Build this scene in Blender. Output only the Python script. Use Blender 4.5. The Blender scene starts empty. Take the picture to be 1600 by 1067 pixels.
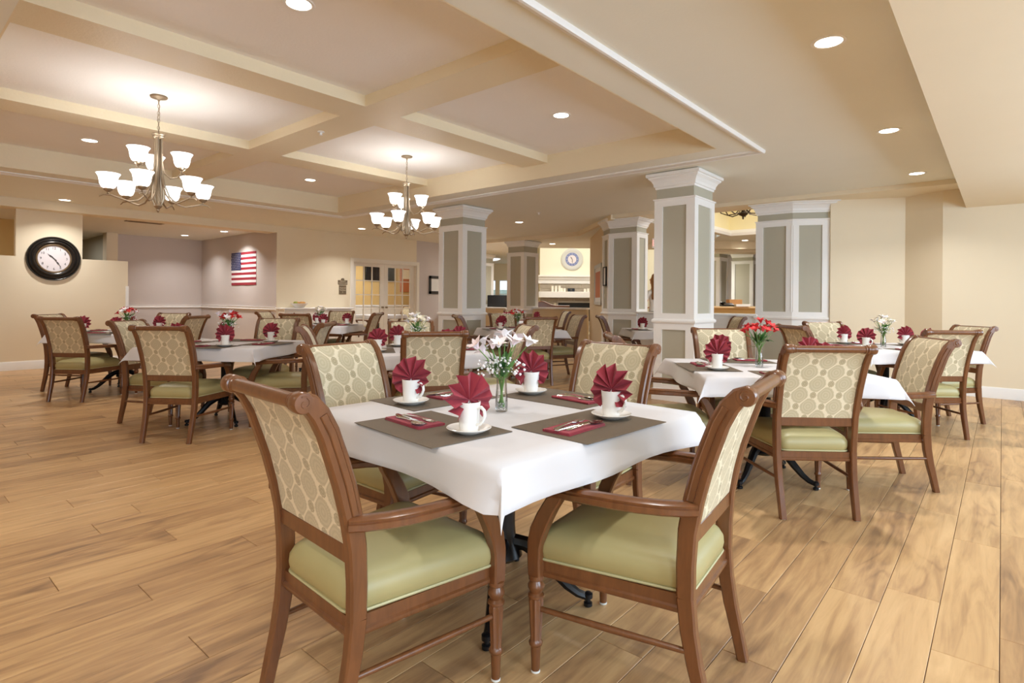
import bpy, bmesh, math, random
from mathutils import Vector, Matrix
random.seed(7)
S = bpy.context.scene
COL = S.collection
PI = math.pi

# ------------------------------------------------------------------ camera
YAW, EYE, FPX, HORIZON, ROLL = math.radians(40.78), 1.19, 888.0, 468.7, math.radians(0.45)
cam_data = bpy.data.cameras.new('camera')
cam_data.sensor_width = 36.0
cam_data.lens = FPX / 1600.0 * 36.0
cam_data.shift_y = -(533.5 - HORIZON) / 1600.0
cam_data.clip_start = 0.05
cam = bpy.data.objects.new('camera', cam_data)
COL.objects.link(cam)
_F = Vector((math.cos(YAW), math.sin(YAW), 0)); _R = Vector((math.sin(YAW), -math.cos(YAW), 0)); _U = Vector((0, 0, 1))
_r = _R * math.cos(ROLL) + _U * math.sin(ROLL)
_u = _U * math.cos(ROLL) - _R * math.sin(ROLL)
_m = Matrix((_r, _u, -_F)).transposed().to_4x4()
_m.translation = Vector((0, 0, EYE))
cam.matrix_world = _m
S.camera = cam

# ------------------------------------------------------------------ world, exposure
S.view_settings.view_transform = 'Standard'
S.view_settings.look = 'None'
S.view_settings.gamma = 1.0
S.view_settings.use_curve_mapping = False
S.view_settings.exposure = -0.24
S.cycles.use_denoising = True
S.cycles.max_bounces = 10
S.cycles.diffuse_bounces = 7
S.cycles.glossy_bounces = 3
S.cycles.transparent_max_bounces = 12
S.cycles.caustics_reflective = False
S.cycles.caustics_refractive = False
S.cycles.sample_clamp_indirect = 6.0
world = bpy.data.worlds.new('world'); S.world = world
world.use_nodes = True
world.node_tree.nodes['Background'].inputs[0].default_value = (0.75, 0.86, 1.0, 1)
world.node_tree.nodes['Background'].inputs[1].default_value = 2.0

def area_light(name, loc, direction, sx, sy, energy, color, spread=180, shape='RECTANGLE'):
    d = bpy.data.lights.new(name, 'AREA'); d.shape = shape; d.size = sx
    if shape in ('RECTANGLE', 'ELLIPSE'): d.size_y = sy
    d.energy = energy; d.color = color; d.spread = math.radians(spread)
    o = bpy.data.objects.new(name, d); COL.objects.link(o)
    o.location = loc
    o.rotation_euler = Vector(direction).to_track_quat('-Z', 'Y').to_euler()
    return o

# daylight: the windows in the wall behind and to the right of the camera
DAY = (0.62, 0.81, 1.0)
WINDOWS = [(-1.6, 1.7), (1.2, 1.7), (4.0, 1.7), (6.8, 1.7)]        # centre x, width
for wx, ww in WINDOWS:
    area_light('window_daylight', (wx, -2.36, 1.55), (0, 1, -0.12), ww, 1.5, 98, DAY)
# near-white colours of the indoor lamps
WARM = (1.0, 0.985, 0.955)
WARMW = (1.0, 0.98, 0.93)

# ------------------------------------------------------------------ node materials
def lin(c):
    return tuple((x / 12.92 if x <= 0.04045 else ((x + 0.055) / 1.055) ** 2.4) for x in (v / 255.0 for v in c))
def rgba(c): return (*lin(c), 1.0)
class NT:
    """Small wrapper for writing node trees."""
    def __init__(s, name):
        s.m = bpy.data.materials.new(name); s.m.use_nodes = True
        s.t = s.m.node_tree; s.b = s.t.nodes['Principled BSDF']; s.out = s.t.nodes['Material Output']
    def n(s, typ, **kw):
        x = s.t.nodes.new(typ)
        for k, v in kw.items(): setattr(x, k, v)
        return x
    def link(s, a, b): s.t.links.new(a, b)
    def put(s, sock, v):
        if isinstance(v, bpy.types.NodeSocket): s.link(v, sock)
        else: sock.default_value = v
    def math(s, op, a, b=None, c=None, clamp=False):
        x = s.n('ShaderNodeMath', operation=op, use_clamp=clamp)
        s.put(x.inputs[0], a)
        if b is not None: s.put(x.inputs[1], b)
        if c is not None: s.put(x.inputs[2], c)
        return x.outputs[0]
    def mix(s, f, a, b, mode='MIX'):
        x = s.n('ShaderNodeMix', data_type='RGBA', blend_type=mode)
        s.put(x.inputs[0], f); s.put(x.inputs[6], a); s.put(x.inputs[7], b)
        return x.outputs[2]
    def noise(s, vec, scale, detail=3, rough=0.5, dist=0.0):
        x = s.n('ShaderNodeTexNoise'); s.put(x.inputs['Vector'], vec)
        x.inputs['Scale'].default_value = scale; x.inputs['Detail'].default_value = detail
        x.inputs['Roughness'].default_value = rough; x.inputs['Distortion'].default_value = dist
        return x.outputs[0]
    def mapping(s, vec, scale=(1, 1, 1), loc=(0, 0, 0)):
        x = s.n('ShaderNodeMapping'); s.put(x.inputs[0], vec)
        x.inputs['Scale'].default_value = scale; s.put(x.inputs['Location'], loc)
        return x.outputs[0]
    def ramp(s, f, stops):
        x = s.n('ShaderNodeValToRGB'); s.put(x.inputs[0], f)
        e = x.color_ramp.elements
        while len(e) < len(stops): e.new(0.5)
        for q, (p, c) in zip(e, stops): q.position = p; q.color = c
        return x.outputs[0]
    def bump(s, h, strength=0.1, dist=0.01):
        x = s.n('ShaderNodeBump'); x.inputs['Strength'].default_value = strength
        x.inputs['Distance'].default_value = dist; s.put(x.inputs['Height'], h)
        s.link(x.outputs[0], s.b.inputs['Normal'])
    def set(s, **kw):
        for k, v in kw.items(): s.put(s.b.inputs[k.replace('_', ' ')], v)
        return s
    @property
    def obj(s): return s.n('ShaderNodeTexCoord').outputs['Object']
    @property
    def uv(s): return s.n('ShaderNodeTexCoord').outputs['UV']
    @property
    def pos(s): return s.n('ShaderNodeNewGeometry').outputs['Position']

MAT = {}
def plain(name, c, rough=0.5, metal=0.0, spec=0.5, coat=0.0):
    k = NT(name); k.set(Base_Color=rgba(c), Roughness=rough, Metallic=metal)
    k.b.inputs['Specular IOR Level'].default_value = spec
    k.b.inputs['Coat Weight'].default_value = coat
    MAT[name] = k.m
    return k.m
def paint(name, c, bump=0.0, scale=90, rough=0.75, mottling=0.02):
    k = NT(name); p = k.pos
    n = k.noise(p, 2.5, 2)
    a = rgba(c); b = tuple(x * (1 - mottling * 2) for x in a[:3]) + (1,)
    k.set(Base_Color=k.mix(n, a, b), Roughness=rough)
    k.b.inputs['Specular IOR Level'].default_value = 0.35
    if bump: k.bump(k.noise(p, scale, 4, 0.6), bump, 0.006)
    MAT[name] = k.m
    return k.m
paint('cream_paint', (236, 223, 197), 0.05)
paint('lilac_paint', (206, 196, 191), 0.05)
paint('tan_paint', (224, 204, 170), 0.05)
paint('ochre_paint', (212, 180, 120), 0.05)
paint('pale_yellow_paint', (246, 242, 222), 0.04)
paint('rotunda_yellow', (248, 238, 196), 0.04)
paint('ceiling_tan', (236, 234, 222), 0.12, 60)
paint('ceiling_white', (248, 245, 242), 0.35, 45, 0.55)
paint('beam_cream', (236, 222, 192), 0.45, 45, 0.42)
paint('white_trim', (243, 242, 240), 0.0, rough=0.4)
paint('sage_paint', (184, 180, 163), 0.04, rough=0.6)
paint('door_white', (240, 234, 222), 0.0, rough=0.4)
plain('black_metal', (20, 21, 25), 0.32, 0.2)
plain('brushed_nickel', (176, 160, 138), 0.34, 0.9)
plain('iron_bronze', (60, 46, 30), 0.45, 0.6)
plain('silver', (215, 212, 205), 0.14, 1.0)
plain('porcelain', (240, 238, 234), 0.12, 0, 0.6, 0.3)
plain('glide_white', (225, 225, 220), 0.5)
plain('black_plastic', (16, 16, 18), 0.25)
plain('screen_black', (30, 30, 32), 0.12)
plain('frame_black', (40, 34, 30), 0.4)
plain('paper', (232, 230, 226), 0.8)
plain('dark_grey', (90, 84, 76), 0.7)
plain('sign_brown', (112, 96, 74), 0.6)
plain('sign_letter', (228, 214, 188), 0.6)
plain('clock_face', (226, 218, 220), 0.5)
plain('clock_ink', (70, 66, 66), 0.6)
plain('bronze_rim', (120, 98, 72), 0.35, 0.3)
plain('clock_rim_black', (46, 42, 39), 0.22, 0.4)
plain('grey_rim', (206, 206, 200), 0.5)
plain('blue_grey', (120, 132, 178), 0.6)
plain('flag_red', (150, 32, 48), 0.8)
plain('flag_white', (232, 226, 226), 0.8)
plain('flag_blue', (44, 48, 92), 0.8)
plain('stem_green', (104, 142, 70), 0.5)
plain('leaf_green', (86, 130, 58), 0.45)
plain('leaf_dark', (54, 96, 44), 0.45)
plain('petal_white', (250, 244, 246), 0.6)
plain('petal_pink', (248, 232, 236), 0.6)
plain('petal_red', (206, 34, 40), 0.55)
plain('petal_cream', (246, 238, 214), 0.6)
plain('pollen', (206, 170, 90), 0.6)
plain('cardboard', (190, 140, 90), 0.8)
plain('counter_wood', (216, 184, 138), 0.4)
plain('bread', (206, 150, 80), 0.7)
plain('apple_green', (150, 160, 60), 0.5)
plain('hair', (150, 104, 62), 0.5)
plain('skin', (214, 164, 132), 0.5)
plain('shirt_white', (226, 222, 216), 0.8)
plain('trouser_dark', (66, 64, 60), 0.8)
plain('orange_art', (198, 120, 78), 0.7)
plain('vent_metal', (150, 136, 118), 0.5)
plain('candle', (244, 240, 228), 0.5)
plain('pebble', (196, 196, 190), 0.3)
plain('grey_tile', (178, 170, 158), 0.5)
plain('fire_black', (22, 22, 22), 0.6)
plain('exit_white', (230, 226, 220), 0.5)
def emitter(name, c, strength):
    k = NT(name); k.set(Base_Color=(0.9, 0.9, 0.9, 1), Roughness=0.4)
    k.b.inputs['Emission Color'].default_value = (*c, 1); k.b.inputs['Emission Strength'].default_value = strength
    MAT[name] = k.m
emitter('lamp_lens', (1.0, 0.90, 0.74), 14.0)
emitter('shade_glass', (1.0, 0.975, 0.94), 3.0)
emitter('exit_red', (1.0, 0.05, 0.04), 0.8)
emitter('dome_glass', (0.86, 0.93, 1.0), 1.1)  # glowing dome of the flush ceiling lamp in the lobby

def make_glass(name, tint=(1, 1, 1), refl=0.9):
    k = NT(name); k.t.nodes.remove(k.b)
    tr = k.n('ShaderNodeBsdfTransparent'); tr.inputs[0].default_value = (*tint, 1)
    gl = k.n('ShaderNodeBsdfGlossy'); gl.inputs['Roughness'].default_value = 0.03
    fr = k.n('ShaderNodeLayerWeight'); fr.inputs[0].default_value = 0.35
    mx = k.n('ShaderNodeMixShader')
    k.link(k.math('MULTIPLY', fr.outputs[0], refl), mx.inputs[0])
    k.link(tr.outputs[0], mx.inputs[1]); k.link(gl.outputs[0], mx.inputs[2]); k.link(mx.outputs[0], k.out.inputs[0])
    MAT[name] = k.m
make_glass('clear_glass', (0.985, 0.99, 0.988), 0.6)
make_glass('pane_glass', (0.97, 0.97, 0.96), 0.25)
make_glass('water', (0.96, 0.97, 0.965), 0.3)

# chair wood: reddish brown, streaked along the long axis of the pieces
def wood(name, c1, c2, rough=0.3, sc=(14, 14, 2.0)):
    k = NT(name); o = k.obj
    n = k.noise(k.mapping(o, sc), 3.0, 4, 0.6, 0.6)
    k.set(Base_Color=k.mix(n, rgba(c1), rgba(c2)), Roughness=rough)
    k.b.inputs['Coat Weight'].default_value = 0.35; k.b.inputs['Coat Roughness'].default_value = 0.22
    MAT[name] = k.m
wood('chair_wood', (82, 48, 26), (130, 81, 46))
wood('brown_wood', (92, 54, 34), (128, 78, 46), 0.35)

# olive vinyl
k = NT('olive_vinyl'); n = k.noise(k.obj, 260, 2)
k.set(Base_Color=k.mix(k.noise(k.obj, 5, 2), rgba((160, 149, 101)), rgba((175, 164, 117))), Roughness=0.42)
k.bump(n, 0.06, 0.002); MAT['olive_vinyl'] = k.m
plain('olive_piping', (182, 176, 134), 0.45)

# linen tablecloth
k = NT('white_linen'); o = k.obj
k.set(Base_Color=k.mix(k.noise(o, 3, 2), rgba((214, 212, 215)), rgba((206, 204, 207))), Roughness=0.85)
k.b.inputs['Sheen Weight'].default_value = 0.15
k.bump(k.noise(k.mapping(o, (1, 1, 1)), 500, 2), 0.05, 0.001); MAT['white_linen'] = k.m

# burgundy napkin
k = NT('burgundy_linen'); o = k.obj
k.set(Base_Color=k.mix(k.noise(o, 40, 3), rgba((138, 36, 50)), rgba((160, 55, 67))), Roughness=0.8)
k.b.inputs['Sheen Weight'].default_value = 0.12; k.b.inputs['Sheen Tint'].default_value = (1, 0.7, 0.8, 1)
k.bump(k.noise(o, 700, 2), 0.08, 0.001); MAT['burgundy_linen'] = k.m

# woven placemat
k = NT('woven_mat'); o = k.obj
sep = k.n('ShaderNodeSeparateXYZ'); k.link(o, sep.inputs[0])
sx = k.math('SINE', k.math('MULTIPLY', sep.outputs[0], 2 * PI / 0.006)); sy = k.math('SINE', k.math('MULTIPLY', sep.outputs[1], 2 * PI / 0.006))
w = k.math('MULTIPLY_ADD', k.math('MULTIPLY', sx, sy), 0.5, 0.5)
k.set(Base_Color=k.mix(w, rgba((82, 70, 56)), rgba((120, 106, 89))), Roughness=0.6)
k.bump(w, 0.25, 0.002); MAT['woven_mat'] = k.m

# upholstery: staggered medallions with small rosettes between them (UV in metres)
def medallions(name, ground, big, small):
    k = NT(name)
    sep = k.n('ShaderNodeSeparateXYZ'); k.link(k.uv, sep.inputs[0])
    x, y = sep.outputs[0], sep.outputs[1]
    PX, PY, SH = 0.150, 0.0655, -0.0565
    row = k.math('FLOOR', k.math('DIVIDE', y, PY))
    def cell(r, off):
        dx = k.math('SUBTRACT', x, k.math('MULTIPLY_ADD', r, SH, off))
        dx = k.math('SUBTRACT', dx, k.math('MULTIPLY', k.math('ROUND', k.math('DIVIDE', dx, PX)), PX))
        dy = k.math('SUBTRACT', y, k.math('MULTIPLY', r, PY))
        d = k.math('SQRT', k.math('ADD', k.math('MULTIPLY', dx, dx), k.math('MULTIPLY', dy, dy)))
        an = k.math('ARCTAN2', dy, dx)
        return d, an
    def pick(a, b):
        lt = k.math('LESS_THAN', a[0], b[0])
        d = k.math('MINIMUM', a[0], b[0])
        an = k.math('ADD', k.math('MULTIPLY', a[1], lt), k.math('MULTIPLY', b[1], k.math('SUBTRACT', 1.0, lt)))
        return d, an
    row1 = k.math('ADD', row, 1.0)
    c0, c1 = cell(row, 0.0), cell(row1, 0.0)
    db, ab = pick(c0, c1)
    apart = k.math('ABSOLUTE', k.math('SUBTRACT', c0[0], c1[0]))
    ds, as_ = pick(cell(row, 0.078), cell(row1, 0.078))
    rb = k.math('MULTIPLY_ADD', k.math('COSINE', k.math('MULTIPLY', ab, 14.0)), 0.0012, 0.0490)
    inb = k.math('MULTIPLY', k.math('SUBTRACT', rb, db), 900.0, clamp=True)
    inb = k.math('MULTIPLY', inb, k.math('MULTIPLY', k.math('SUBTRACT', apart, 0.0055), 500.0, clamp=True))
    rs = k.math('MULTIPLY_ADD', k.math('COSINE', k.math('MULTIPLY', as_, 10.0)), 0.0008, 0.0185)
    ins = k.math('MULTIPLY', k.math('SUBTRACT', rs, ds), 1100.0, clamp=True)
    # rings and petals inside the medallions
    rings = k.math('MULTIPLY_ADD', k.math('SINE', k.math('MULTIPLY', db, 2 * PI / 0.0145)), 0.5, 0.5)
    pet = k.math('MULTIPLY_ADD', k.math('SINE', k.math('MULTIPLY', ab, 28.0)), 0.5, 0.5)
    fig = k.math('MULTIPLY', k.math('MULTIPLY', rings, pet), 0.60)
    fig = k.math('ADD', fig, k.math('MULTIPLY', rings, 0.08))
    bigc = k.mix(fig, rgba(big), rgba(tuple(min(255, v + 26) for v in big)))
    srg = k.math('MULTIPLY_ADD', k.math('SINE', k.math('MULTIPLY', ds, 2 * PI / 0.010)), 0.5, 0.5)
    smallc = k.mix(k.math('MULTIPLY', srg, 0.6), rgba(small), rgba(tuple(min(255, v + 34) for v in small)))
    c = k.mix(inb, rgba(ground), bigc)
    c = k.mix(ins, c, smallc)
    k.set(Base_Color=c, Roughness=0.7)
    k.b.inputs['Sheen Weight'].default_value = 0.2
    k.bump(k.noise(k.mapping(k.uv, (1, 1, 1)), 700, 2), 0.05, 0.001)
    MAT[name] = k.m
medallions('medallion_fabric', (222, 209, 180), (186, 173, 142), (164, 150, 118))

# plank floor
k = NT('plank_wood')
geo = k.n('ShaderNodeNewGeometry'); oi = k.n('ShaderNodeObjectInfo')
rnd = k.math('FRACT', k.math('ADD', geo.outputs['Random Per Island'], k.math('MULTIPLY', oi.outputs['Random'], 7.31)))
cmb = k.n('ShaderNodeCombineXYZ')
for i_, f_ in enumerate((37.0, 53.0, 91.0)): k.link(k.math('MULTIPLY', rnd, f_), cmb.inputs[i_])
va = k.n('ShaderNodeVectorMath', operation='ADD'); k.link(geo.outputs['Position'], va.inputs[0]); k.link(cmb.outputs[0], va.inputs[1])
P_ = va.outputs[0]
grain = k.noise(k.mapping(P_, (0.9, 9, 1)), 2.2, 5, 0.6, 0.7)
fine = k.noise(k.mapping(P_, (4, 70, 1)), 2.0, 3, 0.6)
swirl = k.noise(k.mapping(P_, (0.75, 3.4, 1)), 1.6, 2, 0.45, 0.5)
rings = k.math('SINE', k.math('MULTIPLY', swirl, 46.0))
veil = k.ramp(k.noise(k.mapping(P_, (0.6, 2.2, 1)), 1.3, 2), [(0.45, (0, 0, 0, 1)), (0.62, (1, 1, 1, 1))])
rings = k.math('MULTIPLY', k.math('MULTIPLY', k.math('POWER', k.math('MULTIPLY_ADD', rings, 0.5, 0.5), 3.0), veil), -0.12)
fig = k.math('ADD', k.math('MULTIPLY', grain, 0.84), k.math('MULTIPLY', fine, 0.12))
fig = k.math('ADD', fig, rings)
fig = k.math('SUBTRACT', fig, k.math('MULTIPLY', veil, 0.05))
tone = k.math('MULTIPLY_ADD', rnd, 0.24, -0.10)
c = k.ramp(k.math('ADD', fig, tone), [(0.16, rgba((128, 98, 72))), (0.36, rgba((168, 131, 92))), (0.54, rgba((194, 156, 110))), (0.78, rgba((212, 175, 127)))])
k.set(Base_Color=c, Roughness=k.math('MULTIPLY_ADD', fine, 0.10, 0.30))
k.b.inputs['Specular IOR Level'].default_value = 0.45
k.bump(k.math('ADD', fine, k.math('MULTIPLY', grain, 0.5)), 0.05, 0.002); MAT['plank_wood'] = k.m
plain('floor_joint', (84, 60, 40), 0.7)
paint('carpet_tan', (150, 128, 104), 0.2, 200, 0.95)

# fireplace stone
k = NT('ledge_stone'); bt = k.n('ShaderNodeTexBrick'); k.link(k.mapping(k.obj, (1, 1, 1)), bt.inputs[0])
k.set(Base_Color=k.mix(k.noise(k.obj, 6, 3), rgba((190, 178, 162)), rgba((150, 138, 122))), Roughness=0.8); MAT['ledge_stone'] = k.m
# garden beyond the far windows
k = NT('garden_green'); k.set(Base_Color=k.mix(k.noise(k.pos, 6, 4), rgba((110, 150, 120)), rgba((226, 240, 236))), Roughness=0.9); MAT['garden_green'] = k.m

# ------------------------------------------------------------------ mesh building
class MB:
    def __init__(s): s.v = []; s.f = []; s.uv = None; s.mi = []; s.M = Matrix.Identity(4); s.cur = 0
    def add(s, vs, fs):
        b = len(s.v)
        s.v += [tuple(s.M @ Vector(p)) for p in vs]
        s.f += [tuple(b + i for i in q) for q in fs]
        s.mi += [s.cur] * len(fs)
    def box(s, lo, hi):
        x0, y0, z0 = lo; x1, y1, z1 = hi
        s.add([(x0, y0, z0), (x1, y0, z0), (x1, y1, z0), (x0, y1, z0), (x0, y0, z1), (x1, y0, z1), (x1, y1, z1), (x0, y1, z1)],
              [(3, 2, 1, 0), (4, 5, 6, 7), (0, 1, 5, 4), (1, 2, 6, 5), (2, 3, 7, 6), (3, 0, 4, 7)])
    def rbox(s, lo, hi, b=0.003):
        """box with chamfered edges"""
        lo = list(lo); hi = list(hi)
        b = min(b, *[(hi[i] - lo[i]) * 0.45 for i in range(3)])
        idx = {}; vs = []
        for sx in (0, 1):
            for sy in (0, 1):
                for sz in (0, 1):
                    c = [(lo, hi)[q][i] for i, q in enumerate((sx, sy, sz))]
                    d = [b if q == 0 else -b for q in (sx, sy, sz)]
                    for ax in range(3):
                        p = [c[i] + (0 if i == ax else d[i]) for i in range(3)]
                        idx[(sx, sy, sz, ax)] = len(vs); vs.append(p)
        fs = []
        for ax in range(3):
            o1, o2 = [(1, 2), (2, 0), (0, 1)][ax]
            for sd in (0, 1):
                loop = []
                for a, c in ((0, 0), (1, 0), (1, 1), (0, 1)):
                    key = [0, 0, 0]; key[ax] = sd; key[o1] = a; key[o2] = c
                    loop.append(idx[(*key, ax)])
                fs.append(tuple(loop if sd else loop[::-1]))
        for ax in range(3):
            o1, o2 = [(1, 2), (2, 0), (0, 1)][ax]
            for a in (0, 1):
                for c in (0, 1):
                    def K(e, which):
                        key = [0, 0, 0]; key[ax] = e; key[o1] = a; key[o2] = c
                        return idx[(*key, which)]
                    q = (K(0, o1), K(1, o1), K(1, o2), K(0, o2))
                    fs.append(q if (a == c) else q[::-1])
        for sx in (0, 1):
            for sy in (0, 1):
                for sz in (0, 1):
                    q = tuple(idx[(sx, sy, sz, i)] for i in range(3))
                    fs.append(q if (sx + sy + sz) % 2 == 1 else q[::-1])
        s.add(vs, fs)
    def poly(s, pts, z0, z1):
        n = len(pts)
        s.add([(p[0], p[1], z0) for p in pts] + [(p[0], p[1], z1) for p in pts],
              [tuple(range(n))[::-1], tuple(range(n, 2 * n))] + [(i, (i + 1) % n, n + (i + 1) % n, n + i) for i in range(n)])
    def tube(s, path, r, n=8, cap=True):
        path = [Vector(p) for p in path]; m = len(path)
        rs = r if isinstance(r, (list, tuple)) else [r] * m
        up = None; vs = []
        for i, p in enumerate(path):
            t = (path[min(i + 1, m - 1)] - path[max(i - 1, 0)]).normalized()
            if up is None:
                up = Vector((0, 0, 1)) if abs(t.z) < 0.9 else Vector((1, 0, 0))
            u = t.cross(up).normalized(); w = u.cross(t).normalized(); up = w
            for j in range(n):
                a = 2 * PI * j / n
                vs.append(p + (u * math.cos(a) + w * math.sin(a)) * rs[i])
        fs = [(i * n + j, (i + 1) * n + j, (i + 1) * n + (j + 1) % n, i * n + (j + 1) % n) for i in range(m - 1) for j in range(n)]
        if cap: fs += [tuple(range(n)), tuple((m - 1) * n + j for j in range(n))[::-1]]
        s.add(vs, [q[::-1] for q in fs])
    def lathe(s, prof, n=20, axis='z', c=(0, 0, 0), flute=None, cap=True):
        vs = []
        for k, (r, h) in enumerate(prof):
            for j in range(n):
                a = 2 * PI * j / n
                rr = r
                if flute and flute[0] <= h <= flute[1]: rr = r * (1 - flute[3] * (0.5 + 0.5 * math.cos(flute[2] * a)))
                x, y = rr * math.cos(a), rr * math.sin(a)
                p = (x, y, h) if axis == 'z' else ((h, x, y) if axis == 'x' else (y, h, x))
                vs.append((p[0] + c[0], p[1] + c[1], p[2] + c[2]))
        m = len(prof)
        fs = [(i * n + j, i * n + (j + 1) % n, (i + 1) * n + (j + 1) % n, (i + 1) * n + j) for i in range(m - 1) for j in range(n)]
        if cap: fs += [tuple(range(n))[::-1], tuple((m - 1) * n + j for j in range(n))]
        s.add(vs, fs)
    def ribbon(s, line, x0, x1, rnd=0.0):
        """plate of width x0..x1 along a curve in the yz plane; line: (y, z, thickness); x0 / x1 may be functions of z"""
        m = len(line); L = []; Rr = []
        for i, (y, z, t) in enumerate(line):
            a = line[max(i - 1, 0)]; b = line[min(i + 1, m - 1)]
            dy, dz = b[0] - a[0], b[1] - a[1]; q = math.hypot(dy, dz) or 1
            ny, nz = -dz / q, dy / q
            L.append((y + ny * t / 2, z + nz * t / 2)); Rr.append((y - ny * t / 2, z - nz * t / 2))
        f0 = x0 if callable(x0) else (lambda z: x0); f1 = x1 if callable(x1) else (lambda z: x1)
        ring = []
        for (ly, lz), (ry, rz), (y, z, t) in zip(L, Rr, line):
            a, b = f0(z), f1(z); e = rnd
            ey, ez = (ry - ly), (rz - lz); q = math.hypot(ey, ez) or 1; ey, ez = ey / q * e, ez / q * e
            if e: ring.append([(a + e, ly, lz), (a, ly + ey, lz + ez), (a, ry - ey, rz - ez), (a + e, ry, rz), (b - e, ry, rz), (b, ry - ey, rz - ez), (b, ly + ey, lz + ez), (b - e, ly, lz)])
            else: ring.append([(a, ly, lz), (a, ry, rz), (b, ry, rz), (b, ly, lz)])
        s.loft(ring)
    def loft(s, rings, closed=False, cap=True):
        n = len(rings[0]); m = len(rings)
        vs = [p for r in rings for p in r]
        fs = [(i * n + j, ((i + 1) % m) * n + j, ((i + 1) % m) * n + (j + 1) % n, i * n + (j + 1) % n) for i in range(m if closed else m - 1) for j in range(n)]
        if cap and not closed: fs += [tuple(range(n)), tuple((m - 1) * n + j for j in range(n))[::-1]]
        s.add(vs, fs)
    def sweep(s, path, section):
        """section: list of (side, up) swept along a roughly horizontal path"""
        path = [Vector(p) for p in path]; m = len(path); rings = []
        for i, p in enumerate(path):
            t = (path[min(i + 1, m - 1)] - path[max(i - 1, 0)]); t.z = 0; t.normalize()
            side = Vector((t.y, -t.x, 0))
            rings.append([p + side * a + Vector((0, 0, b)) for a, b in section])
        s.loft(rings)
    def ringprof(s, foot, prof, closed=True):
        """profile [(outward, z)] carried round a ccw footprint polygon with mitred corners"""
        n = len(foot); rings = []
        for i in range(n):
            p = Vector(foot[i]); a = Vector(foot[i - 1]); b = Vector(foot[(i + 1) % n])
            d1 = (p - a).normalized(); d2 = (b - p).normalized()
            if not closed and i == 0: d1 = d2
            if not closed and i == n - 1: d2 = d1
            n1 = Vector((d1.y, -d1.x)); n2 = Vector((d2.y, -d2.x)); bis = (n1 + n2); bis = bis / max(1e-6, bis.dot(n1))
            rings.append([(p.x + bis.x * o, p.y + bis.y * o, z) for o, z in prof])
        s.loft(rings, closed=closed)
    def grid(s, fn, nu, nv, flip=False, uvfn=None):
        b = len(s.v)
        vs = [fn(i / nu, j / nv) for j in range(nv + 1) for i in range(nu + 1)]
        fs = []
        for j in range(nv):
            for i in range(nu):
                q = (j * (nu + 1) + i, j * (nu + 1) + i + 1, (j + 1) * (nu + 1) + i + 1, (j + 1) * (nu + 1) + i)
                fs.append(q[::-1] if flip else q)
        s.add(vs, fs)
        if uvfn:
            if s.uv is None: s.uv = {}
            for j in range(nv + 1):
                for i in range(nu + 1): s.uv[b + j * (nu + 1) + i] = uvfn(i / nu, j / nv)
    def mesh(s, name, mats, smooth=40):
        me = bpy.data.meshes.new(name)
        me.from_pydata(s.v, [], s.f)
        for m in (mats if isinstance(mats, (list, tuple)) else [mats]): me.materials.append(MAT[m])
        if any(s.mi): me.polygons.foreach_set('material_index', s.mi)
        bm = bmesh.new(); bm.from_mesh(me); bmesh.ops.recalc_face_normals(bm, faces=bm.faces); bm.to_mesh(me); bm.free()
        if s.uv:
            ul = me.uv_layers.new(name='UVMap')
            for lp in me.loops: ul.data[lp.index].uv = s.uv.get(lp.vertex_index, (0, 0))
        if smooth:
            me.polygons.foreach_set('use_smooth', [True] * len(me.polygons))
            me.set_sharp_from_angle(angle=math.radians(smooth))
        me.update()
        return me
    def build(s, name, mats, parent=None, loc=None, smooth=40, fixn=False):
        me = s.mesh(name, mats, smooth)
        return link(name, me, parent, loc)
KIDS = {}
def link(name, me, parent=None, loc=None, rz=0.0):
    o = bpy.data.objects.new(name, me); COL.objects.link(o)
    if parent is not None:
        o.parent = parent; KIDS.setdefault(parent.name, []).append(o)
    if loc is not None: o.location = loc
    if rz: o.rotation_euler.z = rz
    return o
def empty(name, loc=(0, 0, 0), rz=0.0):
    return link(name, None, None, loc, rz)
def tag(o, label=None, cat=None, group=None, kind=None):
    if label: o['label'] = label
    if cat: o['category'] = cat
    if group: o['group'] = group
    if kind: o['kind'] = kind
    return o
def struct(o): o['kind'] = 'structure'; return o
def copy_tree(o, parent=None):
    c = o.copy(); COL.objects.link(c)
    if parent is not None:
        c.parent = parent; KIDS.setdefault(parent.name, []).append(c)
    for ch in list(KIDS.get(o.name, ())): copy_tree(ch, c)
    return c
PROTO = {}
def place(kind, maker, loc, rz, label, cat, group=None):
    """the first of a kind is built, the others are copies of it and of its parts"""
    if kind not in PROTO: PROTO[kind] = o = maker()
    else: o = copy_tree(PROTO[kind])
    o.location = loc; o.rotation_euler = (0, 0, rz)
    for q in ('label', 'category', 'group'):
        if q in o: del o[q]
    return tag(o, label, cat, group)
def text_mesh(s, size, depth=0.001, align='CENTER'):
    cu = bpy.data.curves.new('lettering', 'FONT'); cu.body = s; cu.size = size; cu.extrude = depth; cu.resolution_u = 2
    cu.align_x = align; cu.align_y = 'CENTER'
    t = bpy.data.objects.new('lettering', cu); COL.objects.link(t)
    dg = bpy.context.evaluated_depsgraph_get(); dg.update()
    me = bpy.data.meshes.new_from_object(t.evaluated_get(dg))
    bpy.data.objects.remove(t); bpy.data.curves.remove(cu)
    return me
def text(s, size, mat, parent, loc, rot, name='lettering', sx=1.0):
    me = text_mesh(s, size); me.materials.clear(); me.materials.append(MAT[mat])
    o = link(name, me, parent, loc); o.rotation_euler = rot; o.scale.x = sx
    return o

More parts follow.
